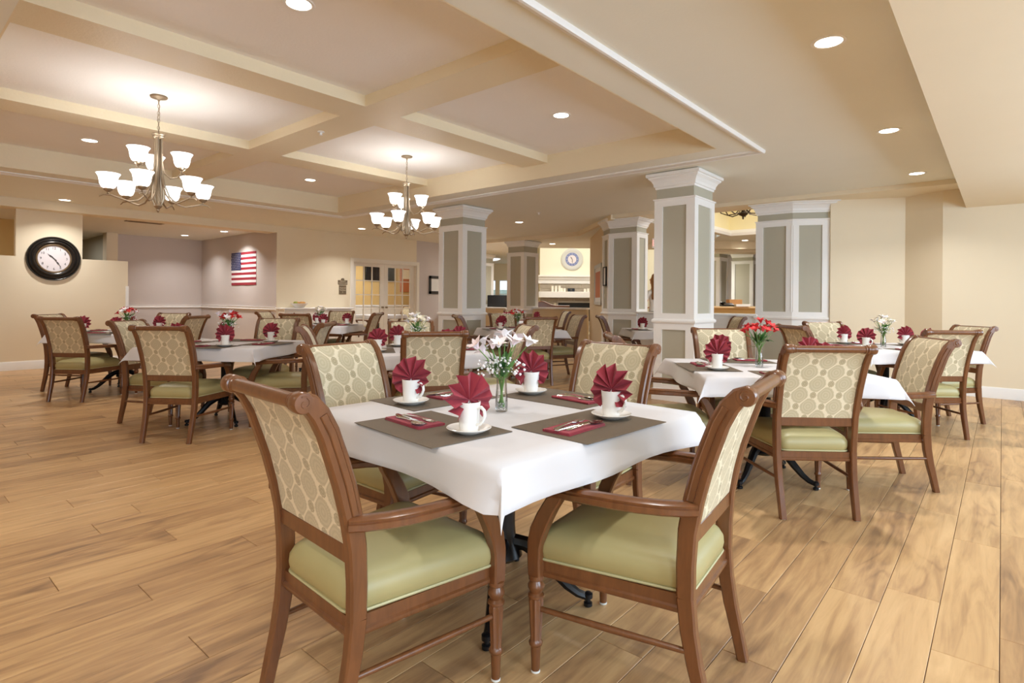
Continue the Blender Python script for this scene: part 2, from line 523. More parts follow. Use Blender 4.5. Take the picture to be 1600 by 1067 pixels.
# ================================================================== THE ROOM
ZC, ZB, ZK, ZL = 2.74, 2.92, 3.02, 2.66        # main ceiling, coffer beams, coffer panels, ceiling of the lobby
def sbox(name, lo, hi, m, parent=None):
    b = MB(); b.box(lo, hi); o = b.build(name, m, parent, smooth=0)
    return struct(o) if parent is None else o
def spoly(name, pts, z0, z1, m, parent=None):
    b = MB(); b.poly(pts, z0, z1); o = b.build(name, m, parent, smooth=0)
    return struct(o) if parent is None else o

# ---- floor: single planks where they can be told apart, one field of planks beyond
floor = sbox('floor', (-3.2, -2.7, -0.08), (12.9, 15.6, -0.006), 'floor_joint')
PW, PL, G = 0.18, 1.22, 0.0011
def plank_geo(b, x, y, l=PL):
    x0, x1, y0, y1 = x + G, x + l - G, y + G, y + PW - G; e = 0.0014
    b.add([(x0, y0, -0.006), (x1, y0, -0.006), (x1, y1, -0.006), (x0, y1, -0.006), (x0, y0, -e), (x1, y0, -e), (x1, y1, -e), (x0, y1, -e),
           (x0 + e, y0 + e, 0), (x1 - e, y0 + e, 0), (x1 - e, y1 - e, 0), (x0 + e, y1 - e, 0)],
          [(8, 9, 10, 11)] + [(i, (i + 1) % 4, 4 + (i + 1) % 4, 4 + i) for i in range(4)] + [(4 + i, 4 + (i + 1) % 4, 8 + (i + 1) % 4, 8 + i) for i in range(4)])
cy_, sy_ = math.cos(YAW), math.sin(YAW)
planks = []
for r_ in range(-15, 84):
    off = (r_ * 0.4553 + 0.27 * ((r_ * 7919) % 13) / 13.0) % PL
    if r_ == 0: off = 3.19 % PL
    if r_ == 1: off = 2.37 % PL
    x = -3.2 + (off - PL)
    while x < 12.6:
        if x + PL > -3.2: planks.append((x, r_ * PW))
        x += PL
def in_frame(x, y):
    d = x * cy_ + y * sy_; u = x * sy_ - y * cy_
    return d > 0.4 and abs(u / d) < 0.97 and EYE / d < 0.74
near = sorted([(x + PL / 2) * cy_ + (y + PW / 2) * sy_ for x, y in planks if any(in_frame(x + PL * q, y + PW / 2) for q in (0, .25, .5, .75, 1))])
lim = near[min(len(near) - 1, 285)]
pm = None; rest = MB()
for x, y in planks:
    d = (x + PL / 2) * cy_ + (y + PW / 2) * sy_
    if d < lim and any(in_frame(x + PL * q, y + PW / 2) for q in (0, .25, .5, .75, 1)):
        if pm is None:
            b = MB(); plank_geo(b, 0, 0); pm = b.mesh('plank', 'plank_wood', 0)
        link('plank', pm, floor, (x, y, 0))
    else: plank_geo(rest, x, y)
tag(rest.build('plank_field', 'plank_wood', floor, smooth=0), kind='stuff')
sbox('floor_lobby', (9.3, -4, -0.09), (24, 24, -0.0065), 'carpet_tan')

# ---- ceiling of the dining room with its coffered tray
TX0, TX1, TY0, TY1 = 0.56, 5.72, 2.20, 9.10
ceil = MB()
H = 0.5
for lo, hi in (((-3.2, -2.7), (TX0, 11.75)), ((TX0, -2.7), (TX1, TY0)), ((TX0, TY1), (TX1, 11.75)), ((TX1, -2.7), (8.93, 11.75))):
    ceil.box((*lo, ZC), (*hi, ZC + H))
ceil.poly([(8.93, 5.34), (10.70, 7.28), (10.70, 11.75), (8.93, 11.75)], ZC, ZC + H)
ceiling = struct(ceil.build('ceiling', 'ceiling_tan', smooth=0))
# coffers: cream sides, white panels, beams
sides = MB(); t_ = 0.012
sides.box((TX0, TY0, ZC), (TX0 + t_, TY1, ZK)); sides.box((TX1 - t_, TY0, ZC), (TX1, TY1, ZK))
sides.box((TX0, TY0, ZC), (TX1, TY0 + t_, ZK)); sides.box((TX0, TY1 - t_, ZC), (TX1, TY1, ZK))
sides.build('coffer_side', 'beam_cream', ceiling, smooth=0)
BX0, BX1 = 3.00, 3.39
AY = [(4.35, 4.76), (6.65, 7.05)]
sbox('coffer_beam', (BX0, TY0, ZB), (BX1, TY1, ZK + .02), 'beam_cream', ceiling)
for y0, y1 in AY:
    sbox('coffer_beam', (TX0, y0, ZB + .0006), (BX0, y1, ZK + .02), 'beam_cream', ceiling)
    sbox('coffer_beam', (BX1, y0, ZB + .0006), (TX1, y1, ZK + .02), 'beam_cream', ceiling)
for x0, x1 in ((TX0, BX0), (BX1, TX1)):
    for y0, y1 in ((TY0, AY[0][0]), (AY[0][1], AY[1][0]), (AY[1][1], TY1)):
        sbox('coffer_panel', (x0, y0, ZK), (x1, y1, ZK + 0.05), 'ceiling_white', ceiling)
# moulding round the tray
b = MB(); b.ringprof([(0.2, 1.86), (6.06, 1.86), (6.06, 9.46), (0.2, 9.46)], [(-0.055, ZC + .002), (-0.055, ZC - .012), (-0.04, ZC - .018), (-0.02, ZC - .022), (-0.006, ZC - .034), (0.012, ZC - .034), (0.02, ZC - .02), (0.02, ZC + .002)])
struct(b.build('trim_1', 'white_trim', smooth=30))
# dropped soffit over the window side
sbox('ceiling_soffit', (-3.2, -2.7, 2.43), (9.45, 0.36, ZC + .01), 'cream_paint')

# ---- step in the ceiling and the lower ceiling of the lobby beyond
sbox('ceiling_header', (8.93, -0.2, 2.68), (9.45, 5.34, ZC + .45), 'cream_paint')
def W(u, w): return (cy_ * w + sy_ * u, sy_ * w - cy_ * u)
spoly('ceiling_lobby', [(8.95, 5.34), (9.45, 5.34), (9.45, 5.0), (13.0, 5.0), W(4.2, 16.0), W(0.62, 16.0), W(0.62, 23.5), W(-6, 23.5), (10.5, 14.6), (10.5, 11.75), (10.70, 11.75), (10.70, 7.28)], ZL, ZL + .3, 'ceiling_tan')
b = MB(); b.poly([(8.90, 5.34), (8.98, 5.31), (10.74, 7.26), (10.74, 11.8), (10.68, 11.8), (10.68, 7.29)], ZL - .005, ZC + .02)
struct(b.build('trim_2', 'cream_paint', smooth=0))

# ---- left side: half wall with the clock, header, alcove with the flag
YW = 11.75
sbox('wall_left', (-3.2, 12.0, 0), (3.25, 12.14, 1.835), 'cream_paint')
sbox('wall_left_pier', (1.70, 12.0, 1.835), (2.575, 12.14, 2.63), 'cream_paint')
sbox('wall_left_header', (-3.2, YW, 2.595), (5.91, 12.14, ZC + .3), 'cream_paint')
sbox('trim_3', (3.215, 11.985, 0), (3.262, 12.15, 1.385), 'white_trim')
sbox('ceiling_alcove', (-3.2, 12.14, ZL + .01), (6.1, 20.2, ZL + .2), 'ceiling_tan')
sbox('wall_alcove_right', (5.91, YW + .01, 0), (6.06, 16.0, ZC + .2), 'lilac_paint')
sbox('wall_alcove_back', (4.02, 15.75, 0), (6.06, 15.9, ZL + .1), 'lilac_paint')
sbox('wall_alcove_pier', (3.80, 15.60, 0), (4.02, 15.9, ZL + .1), 'cream_paint')
sbox('wall_corridor_side', (3.9, 15.9, 0), (4.02, 20, ZL + .1), 'sage_paint')
sbox('wall_corridor_back', (-3.2, 18.6, 0), (4.0, 18.75, ZL + .1), 'ochre_paint')
sbox('wall_corridor_left', (-3.2, 14.5, 0), (3.0, 14.62, ZL + .1), 'ochre_paint')
sbox('floor_alcove', (-3.2, 12.0, -0.09), (6.06, 20, -0.0062), 'carpet_tan')
def rail(name, foot, z0, z1, d, closed=False):
    b = MB(); b.ringprof(foot, [(0, z0), (d * .5, z0), (d, z0 + (z1 - z0) * .3), (d * .7, z0 + (z1 - z0) * .62), (d, z1 - .008), (d, z1), (0, z1)], closed)
    return struct(b.build(name, 'white_trim', smooth=30))
def base(name, foot, h=0.14, d=0.016, closed=False):
    b = MB(); b.ringprof(foot, [(0, 0), (d, 0), (d, h - .02), (d * .5, h), (0, h)], closed)
    return struct(b.build(name, 'white_trim', smooth=30))
rail('trim_4', [(4.02, 15.75), (5.91, 15.75), (5.91, YW)], 0.925, 0.995, 0.03)
base('baseboard_left', [(-3.2, 12.0), (3.215, 12.0)])
base('baseboard_alcove', [(4.02, 15.75), (5.91, 15.75), (5.91, YW)])

# ---- far wall with the French doors (the room behind them further down)
DX0, DX1, DZ = 7.80, 9.74, 2.085
sbox('wall_far_left', (5.912, YW, 0), (DX0, YW + .15, ZC + .2), 'cream_paint')
sbox('wall_far_top', (DX0, YW, DZ), (DX1, YW + .15, ZC + .2), 'cream_paint')
sbox('wall_far_right', (DX1, YW, 0), (12.15, YW + .15, ZC + .2), 'lilac_paint')
base('baseboard_far', [(DX1 + .08, YW), (12.1, YW)])

# ---- right side: pony walls, angled wall, wall behind the last table
sbox('wall_right', (9.40, -2.7, 0), (9.55, 0.60, ZC), 'cream_paint')
spoly('wall_right_return', [(9.40, .60), (9.68, 1.04), (9.80, 1.04), (9.55, .60)], 0, ZC, 'cream_paint')
spoly('wall_right_angle', [(9.30, 1.90), (9.68, 1.04), (9.82, 1.10), (9.44, 1.96)], 0, ZC, 'cream_paint')
base('baseboard_right', [(9.35, 1.79), (9.68, 1.04), (9.40, .60), (9.40, -2.5)])
sbox('wall_front', (-3.2, -2.7, 0), (9.55, -2.52, 0.75), 'cream_paint')
sbox('wall_front_top', (-3.2, -2.7, 2.30), (9.55, -2.52, 2.44), 'cream_paint')
edges = [-3.2]
for wx, ww in WINDOWS: edges += [wx - ww / 2 - .02, wx + ww / 2 + .02]
edges.append(9.55)
for i in range(0, len(edges), 2): sbox('wall_front_pier', (edges[i], -2.7, .75), (edges[i + 1], -2.52, 2.30), 'cream_paint')
for i, (wx, ww) in enumerate(WINDOWS):
    b = MB(); x0, x1 = wx - ww / 2 - .02, wx + ww / 2 + .02
    for lo, hi in (((x0, .75), (x0 + .06, 2.3)), ((x1 - .06, .75), (x1, 2.3)), ((x0, .75), (x1, .81)), ((x0, 2.24), (x1, 2.3)), ((wx - .03, .75), (wx + .03, 2.3))):
        b.box((lo[0], -2.64, lo[1]), (hi[0], -2.58, hi[1]))
    w_ = struct(b.build('window_%d' % (i + 1), 'white_trim', smooth=0))
    sbox('pane', (x0 + .06, -2.613, .81), (x1 - .06, -2.607, 2.24), 'pane_glass', w_)
sbox('wall_back', (-3.36, -2.7, 0), (-3.2, 20, ZC + .3), 'cream_paint')
sbox('wall_pony', (9.13, 2.86, 0), (9.30, 4.95, 0.965), 'white_trim')
b = MB(); b.rbox((9.09, 2.86, .965), (9.34, 4.95, 1.0), .008); struct(b.build('trim_5', 'white_trim'))
spoly('wall_pony_far', [(10.95, 9.20), (11.43, 7.50), (11.58, 7.54), (11.10, 9.24)], 0, 0.975, 'tan_paint')
b = MB(); b.poly([(10.90, 9.20), (11.38, 7.48), (11.64, 7.55), (11.15, 9.26)], .975, 1.015); struct(b.build('trim_6', 'white_trim'))
sbox('wall_pony_left', (10.75, 9.40, 0), (10.90, 11.75, 0.965), 'tan_paint')
b = MB(); b.rbox((10.72, 9.40, .965), (10.93, 11.75, 1.0), .006); struct(b.build('trim_7', 'white_trim'))
spoly('wall_picture', [(9.42, 5.80), (11.43, 7.42), (11.53, 7.30), (9.52, 5.66)], 0, ZC, 'tan_paint')

# ---- rotunda and lobby seen through the openings
RX0, RX1, RY0, RY1 = 9.45, 13.28, 0.3, 4.81
spoly('ceiling_lobby_far', [(RX1, -4), (24, -4), (24, 12), (17.5, 8.2), (13.28, 5.0)], ZC, ZC + .1, 'ceiling_tan')
spoly('ceiling_lobby_side', [(RX0, RY1), (RX1, RY1), (RX1, 5.02), (RX0, 5.02)], ZC, ZC + .1, 'ceiling_tan')
rt = MB()
rt.box((RX1, RY0 - .2, ZC), (RX1 + .1, RY1, 3.9)); rt.box((RX0, RY1, ZC), (RX1 + .1, RY1 + .1, 3.9)); rt.box((RX0, RY0 - .2, ZC), (RX1, RY0 - .1, 3.9))
struct(rt.build('wall_rotunda', 'rotunda_yellow', smooth=0))
sbox('ceiling_rotunda', (RX0 - .4, RY0 - .3, 3.9), (RX1 + .2, RY1 + .2, 4.0), 'rotunda_yellow')
b = MB(); b.ringprof([(RX0, RY0), (RX0, RY1), (RX1, RY1), (RX1, RY0)], [(-.02, ZC - .03), (.05, ZC - .03), (.07, ZC + .03), (.05, ZC + .1), (-.02, ZC + .1)])
struct(b.build('trim_8', 'white_trim', smooth=0))
for n_, (u0, u1, w0, w1, z0) in enumerate(((3.2, 8.5, 14.6, 15.0, 2.55), (4.9, 8.5, 15.0, 15.6, 2.50))):
    spoly('ceiling_beam_%d' % (n_ + 1), [W(u0, w0), W(u1, w0), W(u1, w1), W(u0, w1)], z0, ZC + .01, 'cream_paint')
spoly('wall_lobby_right', [W(4.76, 19.0), W(12, 19.0), W(12, 19.2), W(4.76, 19.2)], 0, ZC + .1, 'lilac_paint')
spoly('wall_lobby_side', [W(12, 9.0), W(12.2, 9.0), W(12.2, 19.2), W(12, 19.2)], 0, ZC + .1, 'ochre_paint')
# fireplace bay: high ceiling, bright walls
spoly('ceiling_fireplace', [W(-.5, 15.9), W(6, 15.9), W(6, 22), W(-.5, 22)], 3.9, 4.0, 'pale_yellow_paint')
spoly('wall_fireplace_right', [W(4.6, 15.9), W(4.75, 15.9), W(4.75, 22), W(4.6, 22)], 0, 3.95, 'pale_yellow_paint')
spoly('wall_fireplace_back', [W(.45, 20.9), W(4.7, 20.9), W(4.7, 21.05), W(.45, 21.05)], 0, 3.95, 'pale_yellow_paint')
spoly('wall_fireplace_left', [W(.45, 18.6), W(.60, 18.6), W(.60, 21.0), W(.45, 21.0)], 0, 3.95, 'tan_paint')
spoly('wall_fireplace_upstand', [W(.45, 15.9), W(.6, 15.9), W(.6, 18.6), W(.45, 18.6)], ZL, 3.95, 'pale_yellow_paint')
spoly('wall_fireplace_front', [W(.45, 15.85), W(4.7, 15.85), W(4.7, 15.95), W(.45, 15.95)], ZL + .05, 3.95, 'pale_yellow_paint')
# window wall far left
spoly('wall_lobby_far', [W(-6, 23), W(-.95, 23), W(-.95, 23.15), W(-6, 23.15)], 0, ZL, 'tan_paint')
spoly('wall_lobby_far_sill', [W(-.95, 23), W(1.0, 23), W(1.0, 23.15), W(-.95, 23.15)], 0, .8, 'tan_paint')
spoly('wall_lobby_far_lintel', [W(-.95, 23), W(1.0, 23), W(1.0, 23.15), W(-.95, 23.15)], 2.0, ZL, 'tan_paint')
spoly('wall_lobby_far_pier', [W(-.66, 23), W(-.52, 23), W(-.52, 23.15), W(-.66, 23.15)], .8, 2.0, 'tan_paint')
for n_, (u0, u1) in enumerate(((-.95, -.66), (-.52, .4))):
    b = MB(); um = (u0 + u1) / 2
    def seg(ua, ub, za, zb, dw=.03): b.poly([W(ua, 23.02), W(ub, 23.02), W(ub, 23.02 + dw), W(ua, 23.02 + dw)], za, zb)
    seg(u0, u0 + .03, .8, 2); seg(u1 - .03, u1, .8, 2); seg(u0, u1, .8, .84); seg(u0, u1, 1.96, 2.0); seg(u0, u1, 1.4, 1.43); seg(um - .012, um + .012, .8, 2)
    w_ = struct(b.build('window_%d' % (n_ + 5), 'white_trim', smooth=0))
    b = MB(); b.poly([W(u0, 23.06), W(u1, 23.06), W(u1, 23.066), W(u0, 23.066)], .8, 2.0); b.build('pane', 'pane_glass', w_)
b = MB(); b.poly([W(-8, 30), W(6, 30), W(6, 30.5), W(-8, 30.5)], 0, 1.72); struct(b.build('wall_garden_hedge', 'garden_green', smooth=0))

# lights of the places beyond
area_light('rotunda_light', (11.3, 2.6, 3.6), (0, 0, -1), 1.6, 1.6, 130, WARM)
area_light('fireplace_bay_light', (*W(2.2, 18.0), 3.75), (0.2, 0.2, -1), 2.2, 2.2, 120, WARMW)
area_light('lobby_light_near', (*W(-.3, 16.5), 2.6), (0, 0, -1), .8, .8, 60, WARM)
area_light('lobby_light_far', (*W(5.2, 16.6), 2.45), (0, 0, -1), .8, .8, 75, WARMW)
area_light('corridor_light', (0.5, 13.3, 2.6), (0, 0, -1), .8, .8, 16, WARM)
area_light('corridor_light_far', (2.6, 16.5, 2.6), (0, 0, -1), .8, .8, 22, WARM)

# ================================================================== COLUMNS
def column(foot, label, top=2.74, crown_out=.10, panels=None, group=None):
    """panelled column over a ccw footprint; panels = indices of the faces that carry framed panels"""
    n = len(foot); ur = min(2.43, top - .285); pt = ur - .10; cs = 1.0 if top > 2.7 else .74
    c = Vector((sum(p[0] for p in foot) / n, sum(p[1] for p in foot) / n))
    F = [(p[0] - c.x, p[1] - c.y) for p in foot]
    t = empty('column', (c.x, c.y, 0)); tag(t, label, 'column', group)
    b = MB(); b.poly(F, 0, top - .01); b.build('shaft', 'sage_paint', t, smooth=0)
    d = .02
    b = MB(); b.ringprof(F, [(0, 0), (d + .016, 0), (d + .016, .12), (d + .008, .135), (d, .14), (d, .19), (0, .19)]); b.build('plinth', 'white_trim', t, smooth=0)
    b = MB(); b.ringprof(F, [(0, .85), (d, .85), (d, .925), (d + .014, .93), (d + .022, .945), (d + .022, .962), (d + .008, .975), (d, .98), (d, 1.045), (0, 1.045)]); b.build('chair_rail', 'white_trim', t, smooth=0)
    b = MB(); b.ringprof(F, [(0, pt), (d, pt), (d, ur - .025), (d + .012, ur - .018), (d + .014, ur - .005), (0, ur)]); b.build('upper_rail', 'white_trim', t, smooth=0)
    z0 = top - .195 * cs
    b = MB(); b.ringprof(F, [(o_ * cs, z0 + h_ * cs) for o_, h_ in ((0, 0), (.012, 0), (.014, .022), (.026, .03), (.030, .06), (.050, .10), (.078, .125), (.078, .138), (crown_out, .145), (crown_out, .178), (crown_out - .012, .186), (crown_out - .02, .19), (0, .19))]); b.build('crown', 'white_trim', t, smooth=0)
    for i in range(n):
        if panels is not None and i not in panels: continue
        p = Vector(F[i]); q = Vector(F[(i + 1) % n]); L = (q - p).length; u = (q - p) / L; nn = Vector((u.y, -u.x))
        sw = min(.085, L * .2)
        for s0, s1 in ((0, sw), (L - sw, L)):
            for za, zb in ((.19, .85), (1.045, pt)):
                b = MB(); e0 = 0 if s0 else -0.0; pts = [p + u * s0, p + u * s1, p + u * s1 + nn * d, p + u * s0 + nn * d]
                # mitre past the corner so that neighbouring stiles meet
                if s0 == 0: pts[3] = p + u * (s0 - d * .99) + nn * d
                else: pts[2] = p + u * (s1 + d * .99) + nn * d
                b.poly([tuple(v) for v in pts], za, zb); b.build('stile', 'white_trim', t, smooth=0)
    return t
def square(x0, y0, x1, y1): return [(x0, y0), (x1, y0), (x1, y1), (x0, y1)]
column(square(6.52, 6.70, 7.04, 7.24), 'panelled square column with grey-green panels, left of the picture centre beside the French doors')
column(square(6.40, 2.73, 6.96, 3.20), 'largest panelled square column, standing in front of the white pony wall')
column([(9.13, 4.95), (9.50, 4.95), (9.50, 5.76), (9.40, 5.80), (9.13, 5.50)], 'many-sided column between the tan picture wall and the pony wall', 2.715, .10, (0, 3, 4))
column([(9.13, 2.37), (9.35, 1.94), (9.55, 2.1), (9.55, 2.87), (9.13, 2.87)], 'broad many-sided column right of the pony wall, lit bluish by daylight', 2.715, .11, (0, 4))
column(square(10.72, 8.87, 11.25, 9.38), 'square column at the end of the far tan half wall, before the fireplace', 2.655)
c_ = Vector(W(-.98, 18.4))
column([(c_.x - .25, c_.y - .25), (c_.x + .25, c_.y - .25), (c_.x + .25, c_.y + .25), (c_.x - .25, c_.y + .25)], 'farthest sage column, half hidden beyond the left column', 2.66)
for u_, w_, lb in ((5.72, 16.2, 'left one of two distant sage columns behind the reception counter'), (7.15, 17.4, 'right one of two distant sage columns behind the reception counter')):
    c_ = Vector(W(u_, w_)); h_ = .30
    column(square(c_.x - h_, c_.y - h_, c_.x + h_, c_.y + h_), lb, 2.72)
sbox('ceiling_niche', (9.45, .3, 2.68), (9.86, 2.0, 2.80), 'cream_paint')

# ================================================================== CHAIR
POST = [(-.278, .0, .034), (-.258, .09, .037), (-.236, .18, .042), (-.220, .27, .046), (-.212, .36, .049), (-.212, .45, .051), (-.218, .55, .053),
        (-.234, .64, .055), (-.254, .72, .056), (-.277, .79, .056), (-.302, .860, .054), (-.327, .908, .052), (-.354, .940, .048), (-.380, .952, .040)]
def post_x(z): return .198 + .020 * z / .92
def back_line(z):
    for a, b in zip(POST, POST[1:]):
        if a[1] <= z <= b[1]:
            f = (z - a[1]) / (b[1] - a[1]); return a[0] + (b[0] - a[0]) * f
    return POST[-1][0]
def make_chair():
    t = empty('dining_armchair')
    def rotline(line, x):  # local axes: +y is the way the sitter faces
        return line
    for sx in (-1, 1):
        b = MB(); lo = (lambda z: sx * post_x(z) - .017); hi = (lambda z: sx * post_x(z) + .017)
        b.ribbon([p for p in POST if p[1] >= .36], lo, hi, .006)
        b.lathe([(.010, -.0195), (.024, -.019), (.027, -.013), (.027, .013), (.024, .019), (.010, .0195)], 18, 'x', (sx * post_x(.9), -.372, .942))
        b.build('back_post', 'chair_wood', t)
        post = KIDS[t.name][-1]
        b = MB(); q = sx * (post_x(.75) + .0175)
        line = [(p[0] + .004, p[1], .020) for p in POST if .56 <= p[1] <= .92]
        f = (lambda z: sx * (post_x(z) + .016)); g = (lambda z: sx * (post_x(z) + .0205))
        b.ribbon(line, f, g, .003)
        b.tube([(sx * (post_x(.9) + .019), -.372 + .016 * k / 10 * math.cos(k * .75), .942 + .016 * k / 10 * math.sin(k * .75)) for k in range(2, 12)], .0028, 5)
        b.build('scroll_inlay', 'chair_wood', post)
        b = MB(); b.ribbon([p for p in POST if p[1] <= .36], lo, hi, .005); b.build('rear_leg', 'chair_wood', t)
        b = MB(); b.rbox((sx * post_x(0) - .012, -.29, -.0), (sx * post_x(0) + .012, -.266, .006), .002); b.build('glide', 'glide_white', KIDS[t.name][-1])
        # turned front leg
        b = MB()
        b.lathe([(.010, .006), (.0135, .008), (.0165, .085), (.0215, .090), (.0225, .097), (.0185, .104), (.0178, .110), (.0242, .232), (.0205, .238), (.0265, .243), (.0265, .250), (.0195, .257),
                 (.0215, .263), (.0268, .273), (.0268, .281), (.0215, .291), (.0195, .296), (.0245, .300), (.0245, .312), (.018, .316)], 32, 'z', (sx * .250, .255, 0), (.108, .233, 8, .22))
        b.build('front_leg', 'chair_wood', t)
        b = MB(); b.lathe([(.013, 0), (.015, .002), (.015, .006), (.011, .008)], 14, 'z', (sx * .250, .255, 0)); b.build('glide', 'glide_white', KIDS[t.name][-1])
        b = MB(); b.ribbon([(.255, .312, .046), (.257, .36, .047), (.256, .41, .050), (.246, .455, .053), (.223, .505, .050), (.200, .546, .046), (.182, .575, .046), (.174, .597, .048)], sx * .250 - .019, sx * .250 + .019, .005)
        b.build('arm_support', 'chair_wood', t)
        # arm, bowed outwards
        sec = [(-.024, -.012), (-.024, .002), (-.019, .004), (-.021, .012), (-.012, .019), (.012, .019), (.021, .012), (.019, .004), (.024, .002), (.024, -.012), (.017, -.018), (-.017, -.018)]
        path = [(.216, -.240, .618), (.238, -.210, .618), (.264, -.16, .618), (.281, -.10, .617), (.289, -.03, .615), (.287, .05, .611), (.278, .11, .606), (.265, .155, .601), (.256, .185, .596), (.251, .204, .589)]
        b = MB(); b.sweep([(sx * p[0], p[1], p[2]) for p in path], sec); b.build('arm', 'chair_wood', t)
        b = MB(); b.tube([(sx * .249, .250, .205), (sx * .228, 0, .208), (sx * .209, -.228, .212)], [.0085, .0105, .0085], 10); b.build('stretcher', 'chair_wood', t)
    # top roll with collars
    L = post_x(.9) - .016
    b = MB(); b.lathe([(.016, -L), (.024, -L + .001), (.0255, -L + .006), (.024, -L + .011), (.0195, -L + .013), (.0215, -L + .017), (.0215, -L + .023), (.0185, -L + .026), (.0195, 0),
                       (.0185, L - .026), (.0215, L - .023), (.0215, L - .017), (.0195, L - .013), (.024, L - .011), (.0255, L - .006), (.024, L - .001), (.016, L)], 20, 'x', (0, -.372, .942))
    b.build('top_rail', 'chair_wood', t)
    b = MB(); b.rbox((-.200, -.232, .500), (.200, -.202, .553), .005); b.build('cross_rail', 'chair_wood', t)
    # seat frame
    def trap(o, r=.045, n=6):
        pts = []
        for (x, y, a0) in ((-.185 - o, -.215 - o, 180), (.185 + o, -.215 - o, 270), (.238 + o, .265 + o, 0), (-.238 - o, .265 + o, 90)):
            sx = 1 if x > 0 else -1; sy = 1 if y > 0 else -1
            cx, cy = x - sx * r, y - sy * r
            for k in range(n + 1):
                a = math.radians(a0 + 90 * k / n); pts.append((cx + r * math.cos(a), cy + r * math.sin(a)))
        return pts
    fr = [(-.196, -.222), (.196, -.222), (.243, .272), (-.243, .272)]
    b = MB(); b.ringprof(fr, [(-.03, .308), (.004, .308), (.006, .314), (.006, .322), (0, .327), (0, .358), (-.03, .358)]); b.build('seat_frame', 'chair_wood', t, smooth=0)
    b = MB(); b.poly(trap(-.012), .354, .366)
    prof = [(.362, .000), (.372, .007), (.392, .011), (.415, .009), (.436, -.002), (.450, -.018), (.460, -.045), (.468, -.085), (.474, -.130)]
    rings = []
    for z, o in prof:
        rings.append([(x, y, z) for x, y in trap(o, max(.02, .048 + o * .3))])
    b.loft(rings, cap=False)
    last = rings[-1]; n0 = len(b.v); c = (0, .015, .478); base = n0 - len(last)
    b.add([c], []); b.f += [(base + i, base + (i + 1) % len(last), n0) for i in range(len(last))]; b.mi += [0] * len(last)
    b.build('seat', 'olive_vinyl', t, smooth=60)
    b = MB(); tp = trap(.006); b.tube([(x, y, .364) for x, y in tp + tp[:2]], .0045, 6, False); b.build('seat_piping', 'olive_piping', KIDS[t.name][-1])
    # upholstered back: front pad and back panel
    zs = [.548 + (.902 - .548) * k / 12 for k in range(13)]
    def surf(side, bulge):
        def fn(u, v):
            z = .548 + (.946 - .548) * v
            hw = post_x(z) - .016
            y = back_line(min(z, .951)); q = 1 - (2 * u - 1) ** 2
            dz = 0
            tilt = max(0, (z - .83) / .11)
            off = side * (.012 + bulge * q * math.sin(PI * min(1, max(0, v))) ** .5)
            return ((2 * u - 1) * hw, y + off * (1 - .45 * tilt), z + off * tilt * .75)
        return fn
    for nm, side, bulge in (('front_upholstery', 1, .016), ('back_upholstery', -1, .004)):
        b = MB(); b.grid(surf(side, bulge), 12, 14, side > 0, lambda u, v: ((u - .5) * .42, v * .40))
        b.build(nm, 'medallion_fabric', t, smooth=60)
    return t

# ================================================================== TABLE (black pedestal under a cloth)
HALF = .535
def make_table(turn=PI / 4):
    t = empty('dining_table')
    b = MB(); b.rbox((-HALF + .01, -HALF + .01, .715), (HALF - .01, HALF - .01, .742), .006); b.build('table_top', 'brown_wood', t)
    b = MB(); b.lathe([(.05, .16), (.075, .18), (.062, .215), (.05, .24), (.045, .30), (.045, .60), (.055, .64), (.10, .69), (.16, .714)], 20); b.build('pedestal', 'black_metal', t)
    for k in range(4):
        a = turn + k * PI / 2; ca, sa = math.cos(a), math.sin(a)
        path = [(.03, .235), (.09, .225), (.15, .185), (.205, .125), (.255, .075), (.295, .048), (.335, .036)]
        b = MB(); b.tube([(r * ca, r * sa, z) for r, z in path], [.03, .03, .027, .024, .02, .017, .015], 8); b.build('foot', 'black_metal', t)
        b = MB(); b.lathe([(.012, 0), (.017, .003), (.017, .016), (.009, .02), (.009, .03), (.018, .034), (.018, .05), (.01, .056)], 12, 'z', (.335 * ca, .335 * sa, 0)); b.build('glide', 'black_metal', KIDS[t.name][-1])
    return t
TOPZ = .748
